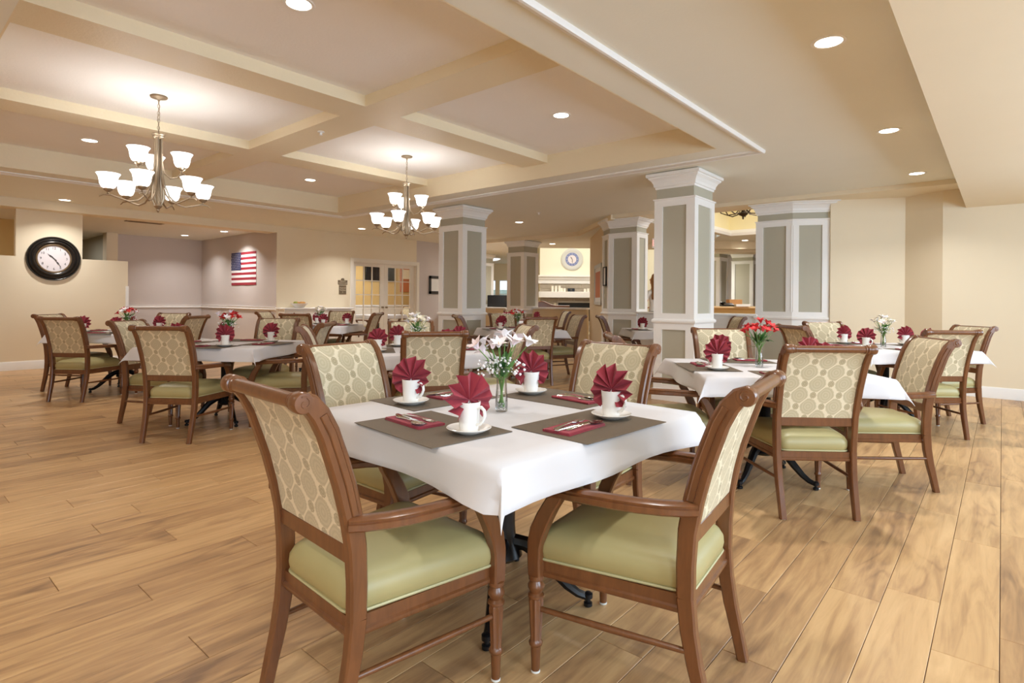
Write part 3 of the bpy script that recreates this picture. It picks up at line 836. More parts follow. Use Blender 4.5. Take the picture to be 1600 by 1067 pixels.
def cloth_mesh(seed):
    rnd = random.Random(seed); ph = [rnd.uniform(0, 6.28) for _ in range(8)]
    OV = .118; HF = HALF + .004; N = 12; M_ = 6
    ts = [-(HF + OV * (1 - k / M_)) for k in range(M_)] + [-HF + 2 * HF * k / N for k in range(N + 1)] + [HF + OV * (k + 1) / M_ for k in range(M_)]
    n = len(ts); ck = [rnd.uniform(.30, .48) for _ in range(4)]
    def P(u, v):
        du = max(0, abs(u) - HF); dv = max(0, abs(v) - HF); su = 1 if u > 0 else -1; sv = 1 if v > 0 else -1
        cu, cv = max(-HF, min(HF, u)), max(-HF, min(HF, v))
        r = math.hypot(du, dv)
        if r == 0: return (u, v, TOPZ + .0012 * math.sin(u * 7 + ph[0]) * math.cos(v * 6 + ph[1]))
        drop = r; z = TOPZ - max(0, drop - .006) * .97
        if du > 0 and dv > 0:
            phi = math.atan2(dv, du) / (PI / 2); q = math.sin(PI * phi)
            ci = (0 if su > 0 else 1) + (0 if sv > 0 else 2)
            out = r * (.22 + ck[ci] * q ** .8); k_ = .7071 * out
            ex = k_ * (1 - .0 * phi) + .0; 
            mixx = math.cos(phi * PI / 2); mixy = math.sin(phi * PI / 2)
            return (cu + su * (k_ * .75 + r * .12 * mixx + .004), cv + sv * (k_ * .75 + r * .12 * mixy + .004), TOPZ - r * (.95 - .10 * q))
        wave = .022 * (drop / OV) * math.sin((v if du > 0 else u) * 9 + ph[2 + (0 if du > 0 else 1) + (2 if (su if du > 0 else sv) > 0 else 0)])
        o = drop * .20 + wave * .7 + .004
        edge = (abs(cv) if du > 0 else abs(cu)) / HF
        o += drop * .22 * max(0, edge - .6) * 2.5
        if du > 0: return (cu + su * o, v, z)
        return (u, cv + sv * o, z)
    b = MB()
    vs = [P(u, v) for v in ts for u in ts]
    fs = [(j * n + i, j * n + i + 1, (j + 1) * n + i + 1, (j + 1) * n + i) for j in range(n - 1) for i in range(n - 1)]
    b.add(vs, fs)
    # thickness and hem
    lo = [(x * .998, y * .998, z - .0012) for x, y, z in vs]; k0 = len(vs)
    b.add(lo, [q[::-1] for q in fs])
    bd = [i for i in range(n)] + [j * n + n - 1 for j in range(1, n)] + [(n - 1) * n + i for i in range(n - 2, -1, -1)] + [j * n for j in range(n - 2, 0, -1)]
    b.f += [(bd[i], bd[(i + 1) % len(bd)], k0 + bd[(i + 1) % len(bd)], k0 + bd[i]) for i in range(len(bd))]; b.mi += [0] * len(bd)
    return b.mesh('tablecloth', 'white_linen', 60)
CLOTH = [None] * 3
def cloth(i):
    if CLOTH[i % 3] is None: CLOTH[i % 3] = cloth_mesh(11 + i % 3)
    return CLOTH[i % 3]

# ================================================================== PLACE SETTING
def make_mat():
    b = MB(); b.rbox((-.235, -.165, 0), (.235, .165, .0025), .001)
    return b.build('placemat', 'woven_mat', smooth=0)
def make_mug():
    t = empty('coffee_mug')
    b = MB(); b.lathe([(.012, .0), (.029, .0), (.031, .003), (.034, .04), (.038, .092), (.0385, .097), (.036, .0975), (.0345, .092), (.031, .03), (.028, .008), (.004, .007)], 28); b.build('body', 'porcelain', t)
    b = MB(); b.tube([(.035, 0, .078), (.052, 0, .083), (.064, 0, .074), (.066, 0, .058), (.058, 0, .040), (.046, 0, .028), (.033, 0, .024)], [.0062, .006, .0058, .0056, .0056, .0058, .0062], 10); b.build('handle', 'porcelain', t)
    return t
def make_saucer():
    b = MB(); b.lathe([(.004, .0), (.036, 0), (.040, .003), (.058, .009), (.073, .0175), (.075, .0195), (.073, .0205), (.056, .0125), (.042, .0075), (.036, .006), (.004, .006)], 36)
    return b.build('saucer', 'porcelain')
FANS = []
def fan_mesh(seed):
    rnd = random.Random(seed); n = 19; a0, a1 = math.radians(-58), math.radians(236)
    front = []; 
    for i in range(n + 1):
        a = a0 + (a1 - a0) * (i + (rnd.uniform(-.3, .3) if 0 < i < n else 0)) / n; s_ = 1 if i % 2 else -1
        R_ = (.090 if s_ > 0 else .077) + rnd.uniform(-.005, .004)
        up = math.sin(a)
        R_ *= .92 + .14 * max(0, up)
        dy = s_ * (.014 + .007 * rnd.random())
        row = []
        for k, q in enumerate((.015, .45, 1.0)):
            row.append((R_ * q * math.cos(a), dy * (q ** .8) - .020 * (1 - max(-.4, up)) * q * .5, .008 + R_ * q * math.sin(a)))
        front.append(row)
    b = MB()
    for off, flip in ((.0011, False), (-.0011, True)):
        vs = [(x, y + off, z) for r in front for x, y, z in r]
        fs = [(i * 3 + k, i * 3 + k + 1, (i + 1) * 3 + k + 1, (i + 1) * 3 + k) for i in range(n) for k in range(2)]
        b.add(vs, [q[::-1] for q in fs] if flip else fs)
    m = (n + 1) * 3
    b.f += [(i * 3 + 2, (i + 1) * 3 + 2, m + (i + 1) * 3 + 2, m + i * 3 + 2) for i in range(n)]; b.mi += [0] * n
    # gathered tail inside the mug
    b.lathe([(.012, -.06), (.022, -.03), (.024, -.012), (.012, -.006), (.004, -.005)], 12)
    return b.mesh('napkin_fan', 'burgundy_linen', 0)
def make_folded():
    b = MB()
    for k, (w, d) in enumerate(((.110, .054), (.109, .053), (.1095, .0535), (.108, .0525))):
        b.rbox((-w, -d + .0006 * k, .0024 * k), (w, d - .0008 * k, .0024 * k + .0022), .001)
    b.tube([(-.109, .053, .0046), (0, .0535, .0048), (.109, .053, .0046)], .0046, 8)
    return b.build('folded_napkin', 'burgundy_linen')
def strip(b, pts, th=.0016):
    """flat bar: (along, half width, height)"""
    b.loft([[(x, -w, z), (x, w, z), (x, w * .8, z + th), (x, -w * .8, z + th)] for x, w, z in pts])
HAND = [(-.095, .0065, .001), (-.09, .0085, .001), (-.06, .0068, .0025), (-.02, .0036, .005), (.015, .0032, .005)]
def make_fork():
    b = MB(); strip(b, HAND + [(.035, .0085, .003), (.05, .011, .002)])
    for k in range(4):
        y = -.0092 + .00615 * k; b.M = Matrix.Translation((0, y, 0)); strip(b, [(.048, .0018, .002), (.07, .0016, .001), (.092, .0009, .003)])
    b.M = Matrix.Identity(4)
    return b.build('fork', 'silver', smooth=0)
def make_spoon():
    b = MB(); strip(b, HAND + [(.035, .0042, .003)])
    def bowl(u, v):
        r = .5 * u; a = 2 * PI * v; x = .062 + .033 * u * math.cos(a); y = .0205 * u * math.sin(a)
        return (x, y, .0008 + .0055 * u * u)
    b.grid(bowl, 4, 20); b.grid(lambda u, v: tuple(p - (.0008 if i == 2 else 0) for i, p in enumerate(bowl(u, v))), 4, 20, True)
    return b.build('spoon', 'silver', smooth=60)
def make_knife():
    b = MB(); strip(b, [(-.10, .006, .001), (-.095, .0078, .001), (-.04, .0062, .001), (.0, .0058, .001)], .0032)
    strip(b, [(.0, .0058, .0015), (.02, .0085, .0015), (.07, .0095, .0015), (.098, .006, .0015), (.104, .002, .0015)], .0012)
    return b.build('knife', 'silver', smooth=0)
def make_vase():
    t = empty('glass_vase')
    b = MB(); b.lathe([(.004, 0), (.022, 0), (.0245, .004), (.0255, .025), (.0245, .05), (.0215, .09), (.0205, .115), (.0215, .135), (.0200, .135), (.0190, .115), (.0200, .09), (.023, .05), (.024, .025), (.022, .010), (.004, .008)], 24); b.build('glass', 'clear_glass', t)
    b = MB(); b.lathe([(.003, .010), (.0215, .011), (.0232, .025), (.0222, .05), (.0202, .076), (.003, .0765)], 20); b.build('water', 'water', t)
    rnd = random.Random(3); b = MB()
    for k in range(26):
        a, r = rnd.uniform(0, 6.28), rnd.uniform(0, .017); b.M = Matrix.Translation((r * math.cos(a), r * math.sin(a), .014 + rnd.uniform(0, .020)))
        b.lathe([(.0015, -.0038), (.004, -.002), (.0045, .001), (.0015, .0036)], 6)
    tag(b.build('pebbles', 'pebble', t), kind='stuff')
    return t
def petal(b, base, direction, size, rnd, curl=.5):
    d = Vector(direction).normalized(); s_ = d.orthogonal().normalized()
    for k in range(6):
        a = k * PI / 3 + rnd.uniform(-.15, .15)
        side = (s_ * math.cos(a) + d.cross(s_) * math.sin(a))
        tw = d.cross(side)
        L = size * rnd.uniform(.9, 1.1); w = L * (.23 if k % 2 else .15)
        rows = []
        for q in (0, .35, .7, 1.0):
            c = Vector(base) + d * (L * (q * .75 - .25 * curl * q ** 3)) + side * (L * (.12 * q + (.45 + curl * .3) * q ** 2))
            ww = w * (.35, .95, 1.0, .12)[int(round(q * 3 + .01)) if q else 0]
            rows.append((c - tw * ww + d * ww * .25, c, c + tw * ww + d * ww * .25))
        b.add([p for r in rows for p in r], [(i * 3 + j, i * 3 + j + 1, (i + 1) * 3 + j + 1, (i + 1) * 3 + j) for i in range(3) for j in range(2)])
def make_bouquet(kind, seed, n=9, spread=.105):
    cols = {'white': ('petal_white', 'petal_pink'), 'red': ('petal_red', 'petal_red'), 'mixed': ('petal_red', 'petal_white'), 'cream': ('petal_cream', 'petal_white')}[kind]
    def mk():
        rnd = random.Random(seed); t = empty('flower_bouquet')
        for k in range(n):
            a = k * 2.4 + rnd.uniform(-.3, .3); r = spread * math.sqrt((k + .5) / n); z = .262 + .045 * rnd.random() - r * .45
            tip = Vector((r * math.cos(a), r * math.sin(a), z))
            foot = Vector((.012 * math.cos(a + 2.6), .012 * math.sin(a + 2.6), .018)); neck = Vector((.011 * math.cos(a), .011 * math.sin(a), .125))
            b = MB(); b.tube([foot, (foot + neck) / 2, neck, neck.lerp(tip, .6) + Vector((0, 0, .012)), tip], .0019, 5); b.build('stem', 'stem_green', t)
            d = (tip - neck).normalized() + Vector((rnd.uniform(-.3, .3), rnd.uniform(-.3, .3), .15))
            b = MB(); petal(b, tip, d, .054, rnd, rnd.uniform(.3, .8)); b.build('flower', cols[k % 2] if kind != 'mixed' else cols[0 if k % 3 else 1], t, smooth=60)
            fl = KIDS[t.name][-1]
            b = MB()
            for q in range(4):
                v = Vector((rnd.uniform(-.3, .3), rnd.uniform(-.3, .3), 1)) ; b.tube([tip, tip + d.normalized() * .022 + v * .004 * (q - 1.5)], .0008, 4)
            b.build('stamens', 'pollen', fl, smooth=0)
        for k in range(18):
            a = k * 2.1 + rnd.uniform(-.4, .4); L = rnd.uniform(.075, .125); w = L * .15; el = rnd.uniform(.2, 1.45)
            d = Vector((math.cos(a) * math.cos(el), math.sin(a) * math.cos(el), math.sin(el))); s_ = d.cross(Vector((0, 0, 1))).normalized(); o_ = Vector((math.cos(a) * .012, math.sin(a) * .012, .13 + .055 * rnd.random()))
            b = MB(); rows = []
            for q, ww in ((0, .2), (.3, .9), (.65, .85), (1, .05)):
                c = o_ + d * L * q - Vector((0, 0, 1)) * L * .25 * q * q; rows.append((c - s_ * w * ww, c + Vector((0, 0, -w * .25 * ww)), c + s_ * w * ww))
            b.add([p for r in rows for p in r], [(i * 3 + j, i * 3 + j + 1, (i + 1) * 3 + j + 1, (i + 1) * 3 + j) for i in range(3) for j in range(2)])
            b.build('leaf', 'leaf_green' if k % 2 else 'leaf_dark', t, smooth=60)
        if kind in ('white', 'mixed', 'cream'):
            b = MB()
            for k in range(130 if kind == 'white' else 60):
                a = rnd.uniform(0, 6.28); r = rnd.uniform(.015, .098); z = .155 + rnd.uniform(0, .06) - r * .12
                b.M = Matrix.Translation((r * math.cos(a), r * math.sin(a), z)); s_ = rnd.uniform(.0034, .0058)
                b.lathe([(s_ * .3, -s_), (s_, -s_ * .2), (s_ * .9, s_ * .5), (s_ * .2, s_)], 6)
            b.M = Matrix.Identity(4)
            tag(b.build('babys_breath', 'petal_white', t), kind='stuff')
            b = MB()
            for k in range(26):
                a = rnd.uniform(0, 6.28); r = rnd.uniform(.03, .09); z = .16 + rnd.uniform(0, .05)
                b.tube([(.006 * math.cos(a), .006 * math.sin(a), .12), (r * math.cos(a), r * math.sin(a), z)], .0007, 3)
            tag(b.build('fine_twigs', 'stem_green', t, smooth=0), kind='stuff')
        return t
    return mk

# ================================================================== TABLES, CHAIRS AND SETTINGS
def frame_of(cx, cy, yaw):
    c, s = math.cos(math.radians(yaw)), math.sin(math.radians(yaw))
    return {'near': (-c, -s), 'far': (c, s), 'left': (-s, c), 'right': (s, -c)}
jit = random.Random(21)
MUGZ = TOPZ + .0125
def table(cx, cy, yaw, words, sides, chairs, settings, flowers, ci, cutlery=True):
    """words: how labels call the table; sides: words for its four sides; chairs: side -> (distance, turn, shift)"""
    D_ = frame_of(cx, cy, yaw)
    place('table' if ci else 'table_front', make_table if ci else (lambda: make_table(PI / 4 - .16)), (cx, cy, 0), math.radians(yaw), 'black pedestal dining table under the white cloth, %s' % words, 'table', 'pedestal dining tables')
    o = link('tablecloth', cloth(ci), None, (cx, cy, 0), math.radians(yaw) + (ci // 3 % 4) * PI / 2)
    tag(o, 'white tablecloth with hanging corners, %s' % words, 'tablecloth', 'white tablecloths')
    for sd, (dist, turn, shift, desc) in chairs.items():
        ox, oy = D_[sd]; tx, ty = -oy, ox
        place('chair', make_chair, (cx + ox * dist + tx * shift, cy + oy * dist + ty * shift, 0), math.atan2(-oy, -ox) - PI / 2 + math.radians(turn),
              'armchair, %s, %s side of %s' % (desc, sides[sd], words), 'chair', 'patterned dining armchairs')
    for sd in settings:
        ox, oy = D_[sd]; rz = math.atan2(-oy, -ox) - PI / 2
        cr, sr = math.cos(rz), math.sin(rz); mc = (cx + ox * .385, cy + oy * .385)
        def L(x, y): return (mc[0] + x * cr - y * sr, mc[1] + x * sr + y * cr)
        wh = 'at the %s place of %s' % (sides[sd], words)
        j = jit.uniform(-.05, .05)
        p = L(.04, -.01); place('mat', make_mat, (*p, TOPZ + .0012), rz + j, 'brown woven placemat %s' % wh, 'placemat', 'woven placemats')
        p = L(.19 + jit.uniform(-.02, .02), .02 + jit.uniform(-.02, .02)); z = TOPZ + .0038
        place('saucer', make_saucer, (*p, z), 0, 'white saucer under the mug %s' % wh, 'saucer', 'white saucers')
        az = math.atan2(p[1], p[0])
        ha = {0: 2.2, 1: -.7}.get(jit.randrange(3), 2.6) + az - PI / 2
        place('mug', make_mug, (*p, z + .0062), ha, 'white coffee mug holding a napkin %s' % wh, 'mug', 'white coffee mugs')
        if len(FANS) < 4: FANS.append(fan_mesh(50 + len(FANS)))
        o = link('napkin_fan', FANS[jit.randrange(len(FANS))], None, (p[0], p[1], z + .0062 + .094), az - PI / 2 + jit.uniform(-.55, .55))
        tag(o, 'burgundy napkin fan in the mug %s' % wh, 'napkin', 'burgundy napkin fans')
        p = L(-.055, -.015); z = TOPZ + .0038; fr = rz + j + jit.uniform(-.12, .12)
        place('folded', make_folded, (*p, z), fr, 'folded burgundy napkin under cutlery %s' % wh, 'napkin', 'folded napkins')
        if cutlery:
            c2, s2 = math.cos(fr), math.sin(fr); q = jit.choice((0, PI))
            for nm, mk, dx, dy, tw in (('fork', make_fork, .0, .024, .06), ('knife', make_knife, -.012, -.004, -.03), ('spoon', make_spoon, .015, -.028, -.10)):
                if nm not in PROTO or True:
                    place(nm, mk, (p[0] + dx * c2 - dy * s2, p[1] + dx * s2 + dy * c2, z + .0104), fr + tw + q, 'silver %s on the folded napkin %s' % (nm, wh), nm, 'table cutlery')
    if flowers:
        kind, dx, dy = flowers
        place('vase', make_vase, (cx + dx, cy + dy, TOPZ + .0015), jit.uniform(0, 3), 'small clear glass vase holding %s flowers on %s' % (kind if kind != 'mixed' else 'red and white', words), 'vase', 'glass vases')
        place('bq' + kind, make_bouquet(kind, {'white': 5, 'red': 8, 'mixed': 13, 'cream': 17}[kind], {'red': 14, 'cream': 16, 'mixed': 14, 'white': 12}[kind], .088 if kind == 'cream' else .105), (cx + dx, cy + dy, TOPZ + .0015), jit.uniform(0, 3),
              '%s lily bouquet in the glass vase on %s' % ({'white': 'white and pale pink', 'red': 'red', 'mixed': 'red and white', 'cream': 'creamy white'}[kind], words), 'bouquet', 'flower bouquets')
ALL = ('near', 'right', 'far', 'left')
STD = {'near': 'near', 'right': 'right', 'far': 'far', 'left': 'left'}
FRONT, BACK = 'patterned back facing the camera', 'seen from behind'
# 1: the front table
table(1.70, 1.50, -4, 'the front table', {'near': 'near left', 'right': 'near right', 'far': 'far right', 'left': 'far left'},
      {'near': (.6165, .9, .086, 'back turned to the camera'), 'right': (.598, 10.3, .053, 'bluish patterned back'), 'far': (.636, 2, .128, FRONT), 'left': (.728, 12, .059, FRONT)},
      ALL, ('white', -.02, .0), 0)
# 2: left middle
table(2.36, 5.68, 37.5, 'the left middle table', STD, {'near': (.60, 0, 0, BACK), 'left': (.64, 0, 0, 'turned to the right'), 'far': (.66, 3, -.05, FRONT), 'right': (.62, 6, 0, 'turned to the left')}, ALL, ('mixed', .06, .1), 1)
# 3: by the clock wall
table(2.26, 8.52, 37.5, 'the clock wall table', STD, {'near': (.60, 0, 0, BACK), 'left': (.62, 4, 0, 'turned to the right'), 'far': (.64, 0, 0, FRONT), 'right': (.62, 0, 0, 'turned to the left')}, ALL, ('mixed', .05, .0), 2)
# 4: behind the front table
c = W(-.80, 5.0)
table(c[0], c[1], 56, 'the centre table', STD, {'near': (.60, 0, 0, 'grey back seen behind the lilies'), 'left': (.62, 0, 0, 'turned to the right'), 'far': (.62, 0, 0, FRONT), 'right': (.62, 0, 0, 'turned to the left')}, ALL, ('cream', .0, .05), 4)
# 5: right
table(4.03, 1.22, 38.5, 'the right table', STD, {'near': (.46, 0, .015, 'large back seen from behind'), 'left': (.66, 0, 0, 'turned to the right'), 'far': (.66, 0, -.03, FRONT), 'right': (.73, -6, 0, 'turned to the left')}, ALL, ('red', .0, .03), 5)
# 6: by the right wall
table(6.80, .90, 46, 'the right wall table', STD, {'near': (.50, -6, -.02, BACK), 'left': (.62, 0, 0, 'turned to the right'), 'far': (.62, 0, 0, FRONT), 'right': (.62, 0, 0, 'bluish back, turned to the left')}, ALL, ('cream', -.06, .0), 7)
# 7: between the columns, before the fireplace
c = W(.125, 8.7)
table(c[0], c[1], 58, 'the table before the fireplace', STD, {'near': (.58, 0, 0, 'grey back seen from behind'), 'left': (.62, 0, 0, 'turned to the right'), 'far': (.62, 0, 0, FRONT), 'right': (.62, 0, 0, 'turned to the left')}, ALL, ('mixed', -.05, .0), 8, False)
# 8: along the pony wall
c = W((1037 - 800) / 888 * 8.75, 8.75)
table(c[0], c[1], 40, 'the pony wall table', STD, {'left': (.62, 0, 0, 'turned to the right'), 'right': (.80, 0, 0, 'turned to the left')}, ('left',), None, 3, False)
# 9: by the French doors
c = W(-3.2, 9.5)
table(c[0], c[1], 37, 'the French door table', STD, {'near': (.60, 0, 0, BACK), 'left': (.62, 0, 0, 'turned to the right'), 'far': (.62, 0, 0, FRONT), 'right': (.62, 0, 0, 'turned to the left')}, ALL, ('cream', .0, .0), 6, False)
# 10: by the far half wall
c = W(.20, 11.9)
table(c[0], c[1], 50, 'the far half wall table', STD, {'left': (.62, 0, 0, 'turned to the right'), 'far': (.62, 0, 0, FRONT), 'right': (.62, 0, 0, 'turned to the left')}, ('far', 'left', 'right'), None, 9, False)

# ================================================================== CHANDELIERS
def make_chandelier():
    t = empty('chandelier')       # origin at the ceiling, hanging down
    N = 'brushed_nickel'
    b = MB(); b.lathe([(.005, 0), (.068, 0), (.072, -.006), (.066, -.016), (.03, -.024), (.012, -.03), (.008, -.045), (.003, -.05)], 28); b.build('canopy', N, t)
    for k in range(9):
        z = -.055 - k * .033; b = MB(); big = (k == 4)
        R1, R2 = (.026, .026) if big else (.010, .019)
        ring = []
        for q in range(13):
            a = 2 * PI * q / 12; p = (R1 * math.cos(a), R2 * math.sin(a)); ring.append((p[0], 0, z + p[1] - .002) if k % 2 else (0, p[0], z + p[1] - .002))
        b.tube(ring, .0022, 5, False); b.build('chain_link', N, t)
    b = MB(); b.tube([(0, 0, -.05), (.006, 0, -.12), (-.006, .004, -.2), (.004, 0, -.28), (0, 0, -.345)], .0025, 6); b.build('cable', N, t)
    b = MB(); b.lathe([(.004, -.33), (.014, -.335), (.052, -.345), (.054, -.352), (.045, -.36), (.048, -.372), (.036, -.385), (.012, -.39)], 24); b.build('collar', N, t)
    for k in range(4):
        a = PI / 4 + k * PI / 2; r0, r1 = .030, .042
        b = MB(); b.tube([(r0 * math.cos(a), r0 * math.sin(a), -.375), (r0 * .95 * math.cos(a), r0 * .95 * math.sin(a), -.6), (r1 * math.cos(a), r1 * math.sin(a), -.80), (r1 * 1.25 * math.cos(a), r1 * 1.25 * math.sin(a), -.93), (.03 * math.cos(a), .03 * math.sin(a), -.99)], [.011, .011, .012, .012, .008], 8); b.build('stem', N, t)
    b = MB(); b.lathe([(.006, -.375), (.014, -.38), (.014, -.93), (.03, -.985), (.036, -1.0), (.028, -1.012), (.012, -1.03), (.014, -1.042), (.003, -1.06)], 16); b.build('column', N, t)
    def lamp(a, R, zc, path):
        ca, sa = math.cos(a), math.sin(a)
        b = MB(); b.tube([(r * ca, r * sa, z) for r, z in path], [.0075] * (len(path) - 2) + [.006, .004], 8); arm = b.build('arm', N, t)
        b = MB(); b.lathe([(.004, -.034), (.010, -.03), (.008, -.02), (.020, -.012), (.034, .0), (.036, .012), (.030, .016), (.004, .016)], 18, 'z', (R * ca, R * sa, zc)); b.build('socket', N, arm)
        b = MB(); b.lathe([(.010, .012), (.033, .014), (.052, .026), (.064, .055), (.068, .085), (.074, .115), (.091, .142), (.088, .143), (.071, .116), (.065, .086), (.061, .056), (.049, .029), (.030, .018), (.010, .016)], 26, 'z', (R * ca, R * sa, zc)); b.build('glass_shade', 'shade_glass', arm)
    for k in range(6):
        a = k * PI / 3 - .09
        lamp(a, .375, -.905, [(.035, -.72), (.05, -.80), (.09, -.90), (.15, -.965), (.22, -.985), (.30, -.962), (.36, -.944), (.41, -.948), (.44, -.968)])
    for k in range(3):
        a = k * 2 * PI / 3 - .65
        lamp(a, .195, -.655, [(.03, -.60), (.05, -.70), (.10, -.745), (.16, -.73), (.19, -.695), (.215, -.70), (.235, -.72), (.238, -.74)])
    return t
for (x, y, rz_, lb) in ((1.81, 5.83, 0.0, 'nickel chandelier with nine lit white glass shades, the nearer one at upper left'), (4.62, 5.78, -.32, 'nickel chandelier with nine lit white shades, the farther one near the left column')):
    place('chandelier', make_chandelier, (x, y, ZK), rz_, lb, 'chandelier', 'chandeliers')
    for k in range(6):
        a = k * PI / 3 - .09 + rz_
        lamps = bpy.data.lights.new('bulb', 'POINT'); lamps.energy = 1.7; lamps.color = (1.0, .97, .92); lamps.shadow_soft_size = .03
        o = bpy.data.objects.new('bulb', lamps); COL.objects.link(o); o.location = (x + .375 * math.cos(a), y + .375 * math.sin(a), ZK - .905 + .10)
    for k in range(3):
        a = k * 2 * PI / 3 - .65 + rz_
        lamps = bpy.data.lights.new('bulb', 'POINT'); lamps.energy = 1.7; lamps.color = (1.0, .97, .92); lamps.shadow_soft_size = .03
        o = bpy.data.objects.new('bulb', lamps); COL.objects.link(o); o.location = (x + .195 * math.cos(a), y + .195 * math.sin(a), ZK - .655 + .10)

# ---- recessed lights
def make_can():
    t = empty('recessed_light')
    b = MB(); b.lathe([(.074, -.001), (.074, -.004), (.080, -.007), (.094, -.005), (.096, 0), (.074, 0)], 32, cap=False); b.build('trim_ring', 'white_trim', t)
    b = MB(); b.lathe([(.002, -.0015), (.074, -.0015), (.074, -.0035), (.002, -.0035)], 32); b.build('lens', 'lamp_lens', t, smooth=0)
    return t
CANS = [(3.78, .79, ZC, 'largest recessed light, top right above the right table', 1), (6.07, .78, ZC, 'recessed light second in the row along the right soffit', 1), (8.28, .78, ZC, 'recessed light last in the row along the right soffit', 1),
        (1.80, 3.32, ZK, 'recessed light in the nearest left coffer at the top', 1), (4.56, 3.31, ZK, 'recessed light in the nearest right coffer', 1), (1.80, 8.10, ZK, 'recessed light in the coffer behind the nearer chandelier', 1), (4.60, 8.10, ZK, 'recessed light in the far coffer between the chandeliers', 1),
        (8.64, 7.28, ZC, 'recessed light on the lower ceiling right of the left column', 1), (2.21, 11.40, ZC, 'recessed light above the wall clock', 1), (7.33, 10.72, ZC, 'recessed light above the door sign wall', 1.4),
        (5.15, 14.75, ZL + .01, 'left recessed light in the flag alcove', 1), (5.40, 13.15, ZL + .01, 'right recessed light in the flag alcove, washing the flag wall', 1.5)]
c = W(1.04, 14.8); CANS.append((c[0], c[1], ZL, 'recessed light above the far square column, on its right', .8))
c = W(-.11, 14.7); CANS.append((c[0], c[1], ZL, 'recessed light above the far square column, on its left', .8))
c = W(-.5, 20.5); CANS.append((c[0], c[1], ZL, 'small recessed light deep in the lobby, above the screen', .8))
c = W(5.85, 14.3); CANS.append((c[0], c[1], ZC, 'recessed light beyond the rotunda above the reception counter', .8))
for x, y, z, lb, pw in CANS:
    place('can', make_can, (x, y, z), 0, lb, 'ceiling light', 'recessed ceiling lights')
    area_light('downlight', (x, y, z - .012), (0, 0, -1), .13, .13, 17 * pw, WARM, 125, 'DISK')
for x, y in ((-.8, .79), (-1.2, 3.3), (-1.2, 8.1), (-1.6, 5.7), (4.8, 11.35), (-1.2, 11.35)):
    area_light('downlight', (x, y, ZC - .012), (0, 0, -1), .13, .13, 17, WARM, 125, 'DISK')
area_light('downlight', (1.5, .79, ZC - .012), (0, 0, -1), .13, .13, 7, WARM, 125, 'DISK')
c = W(-.78, 20.0)
t = empty('ceiling_dome_light', (c[0], c[1], ZL)); tag(t, 'round flush dome light on the lobby ceiling behind the far square column', 'ceiling light')
b = MB(); b.lathe([(.01, 0), (.40, 0), (.40, -.02), (.01, -.02)], 28); b.build('rim', 'white_trim', t)
b = MB(); b.lathe([(.36, -.02), (.34, -.05), (.24, -.085), (.10, -.105), (.01, -.108)], 28); b.build('dome', 'dome_glass', t)

# ---- iron chandelier in the rotunda
t = empty('iron_chandelier', (11.22, 3.80, 3.9)); tag(t, 'dark wrought iron chandelier hanging in the bright yellow rotunda', 'chandelier')
b = MB(); b.lathe([(.01, 0), (.07, 0), (.07, -.015), (.012, -.03), (.012, -.62), (.05, -.66), (.14, -.68), (.15, -.70), (.04, -.74), (.035, -.78), (.06, -.84), (.055, -.90), (.03, -.96), (.09, -1.01), (.08, -1.03), (.02, -1.06), (.015, -1.11), (.002, -1.12)], 18); b.build('stem', 'iron_bronze', t)
for k in range(7):
    a = k * 2 * PI / 7 + .2
    b = MB(); b.tube([(r * math.cos(a), r * math.sin(a), z) for r, z in ((.03, -.76), (.06, -.92), (.14, -1.01), (.28, -1.03), (.40, -.985), (.47, -.89), (.50, -.78))], .011, 6); arm = b.build('arm', 'iron_bronze', t)
    b = MB(); b.lathe([(.01, -.78), (.03, -.775), (.05, -.74), (.058, -.68), (.056, -.68), (.02, -.76)], 12, 'z', (.50 * math.cos(a), .50 * math.sin(a), 0)); b.build('glass_shade', 'shade_glass', arm)

# ================================================================== WALL CLOCK (left)
t = empty('wall_clock', (2.185, 12.0, 1.82)); tag(t, 'round wall clock with wide ribbed black frame on the cream half wall', 'clock')
b = MB(); b.lathe([(.215, -.012), (.215, .0), (.366, 0), (.366, -.022), (.352, -.040), (.338, -.030), (.330, -.045), (.312, -.054), (.300, -.040), (.290, -.050), (.272, -.058), (.256, -.044), (.240, -.030), (.215, -.03), (.215, -.012)], 64, 'y', cap=False); b.build('frame', 'clock_rim_black', t, smooth=50)
b = MB(); b.lathe([(.214, -.030), (.232, -.036), (.240, -.030), (.236, -.026), (.214, -.022)], 64, 'y', cap=False); b.build('inner_rim', 'bronze_rim', t)
b = MB(); b.lathe([(.002, -.012), (.222, -.012), (.222, -.018), (.002, -.018)], 48, 'y'); face = b.build('dial', 'clock_face', t, smooth=0)
for k in range(1, 13):
    a = PI / 2 - k * PI / 6
    text(str(k), .055, 'clock_ink', face, (.172 * math.cos(a), -.0195, .172 * math.sin(a) - .0), (PI / 2, 0, 0), 'numeral')
def hand(parent, deg, L, w, name, y):
    b = MB(); a = math.radians(90 - deg)
    pts = [(-.05, w * .6), (0, w), (L * .35, w * .7), (L * .55, w * 1.9), (L * .7, w * .6), (L, w * .15)]
    b.loft([[(x * math.cos(a) - s_ * h * math.sin(a), y - dy, x * math.sin(a) + s_ * h * math.cos(a)) for s_, dy in ((-1, 0), (1, 0), (1, .0015), (-1, .0015))] for x, h in pts])
    return b.build(name, 'clock_ink', parent, smooth=0)
hand(t, 312, .115, .008, 'hour_hand', -.021); hand(t, 145, .165, .006, 'minute_hand', -.023)

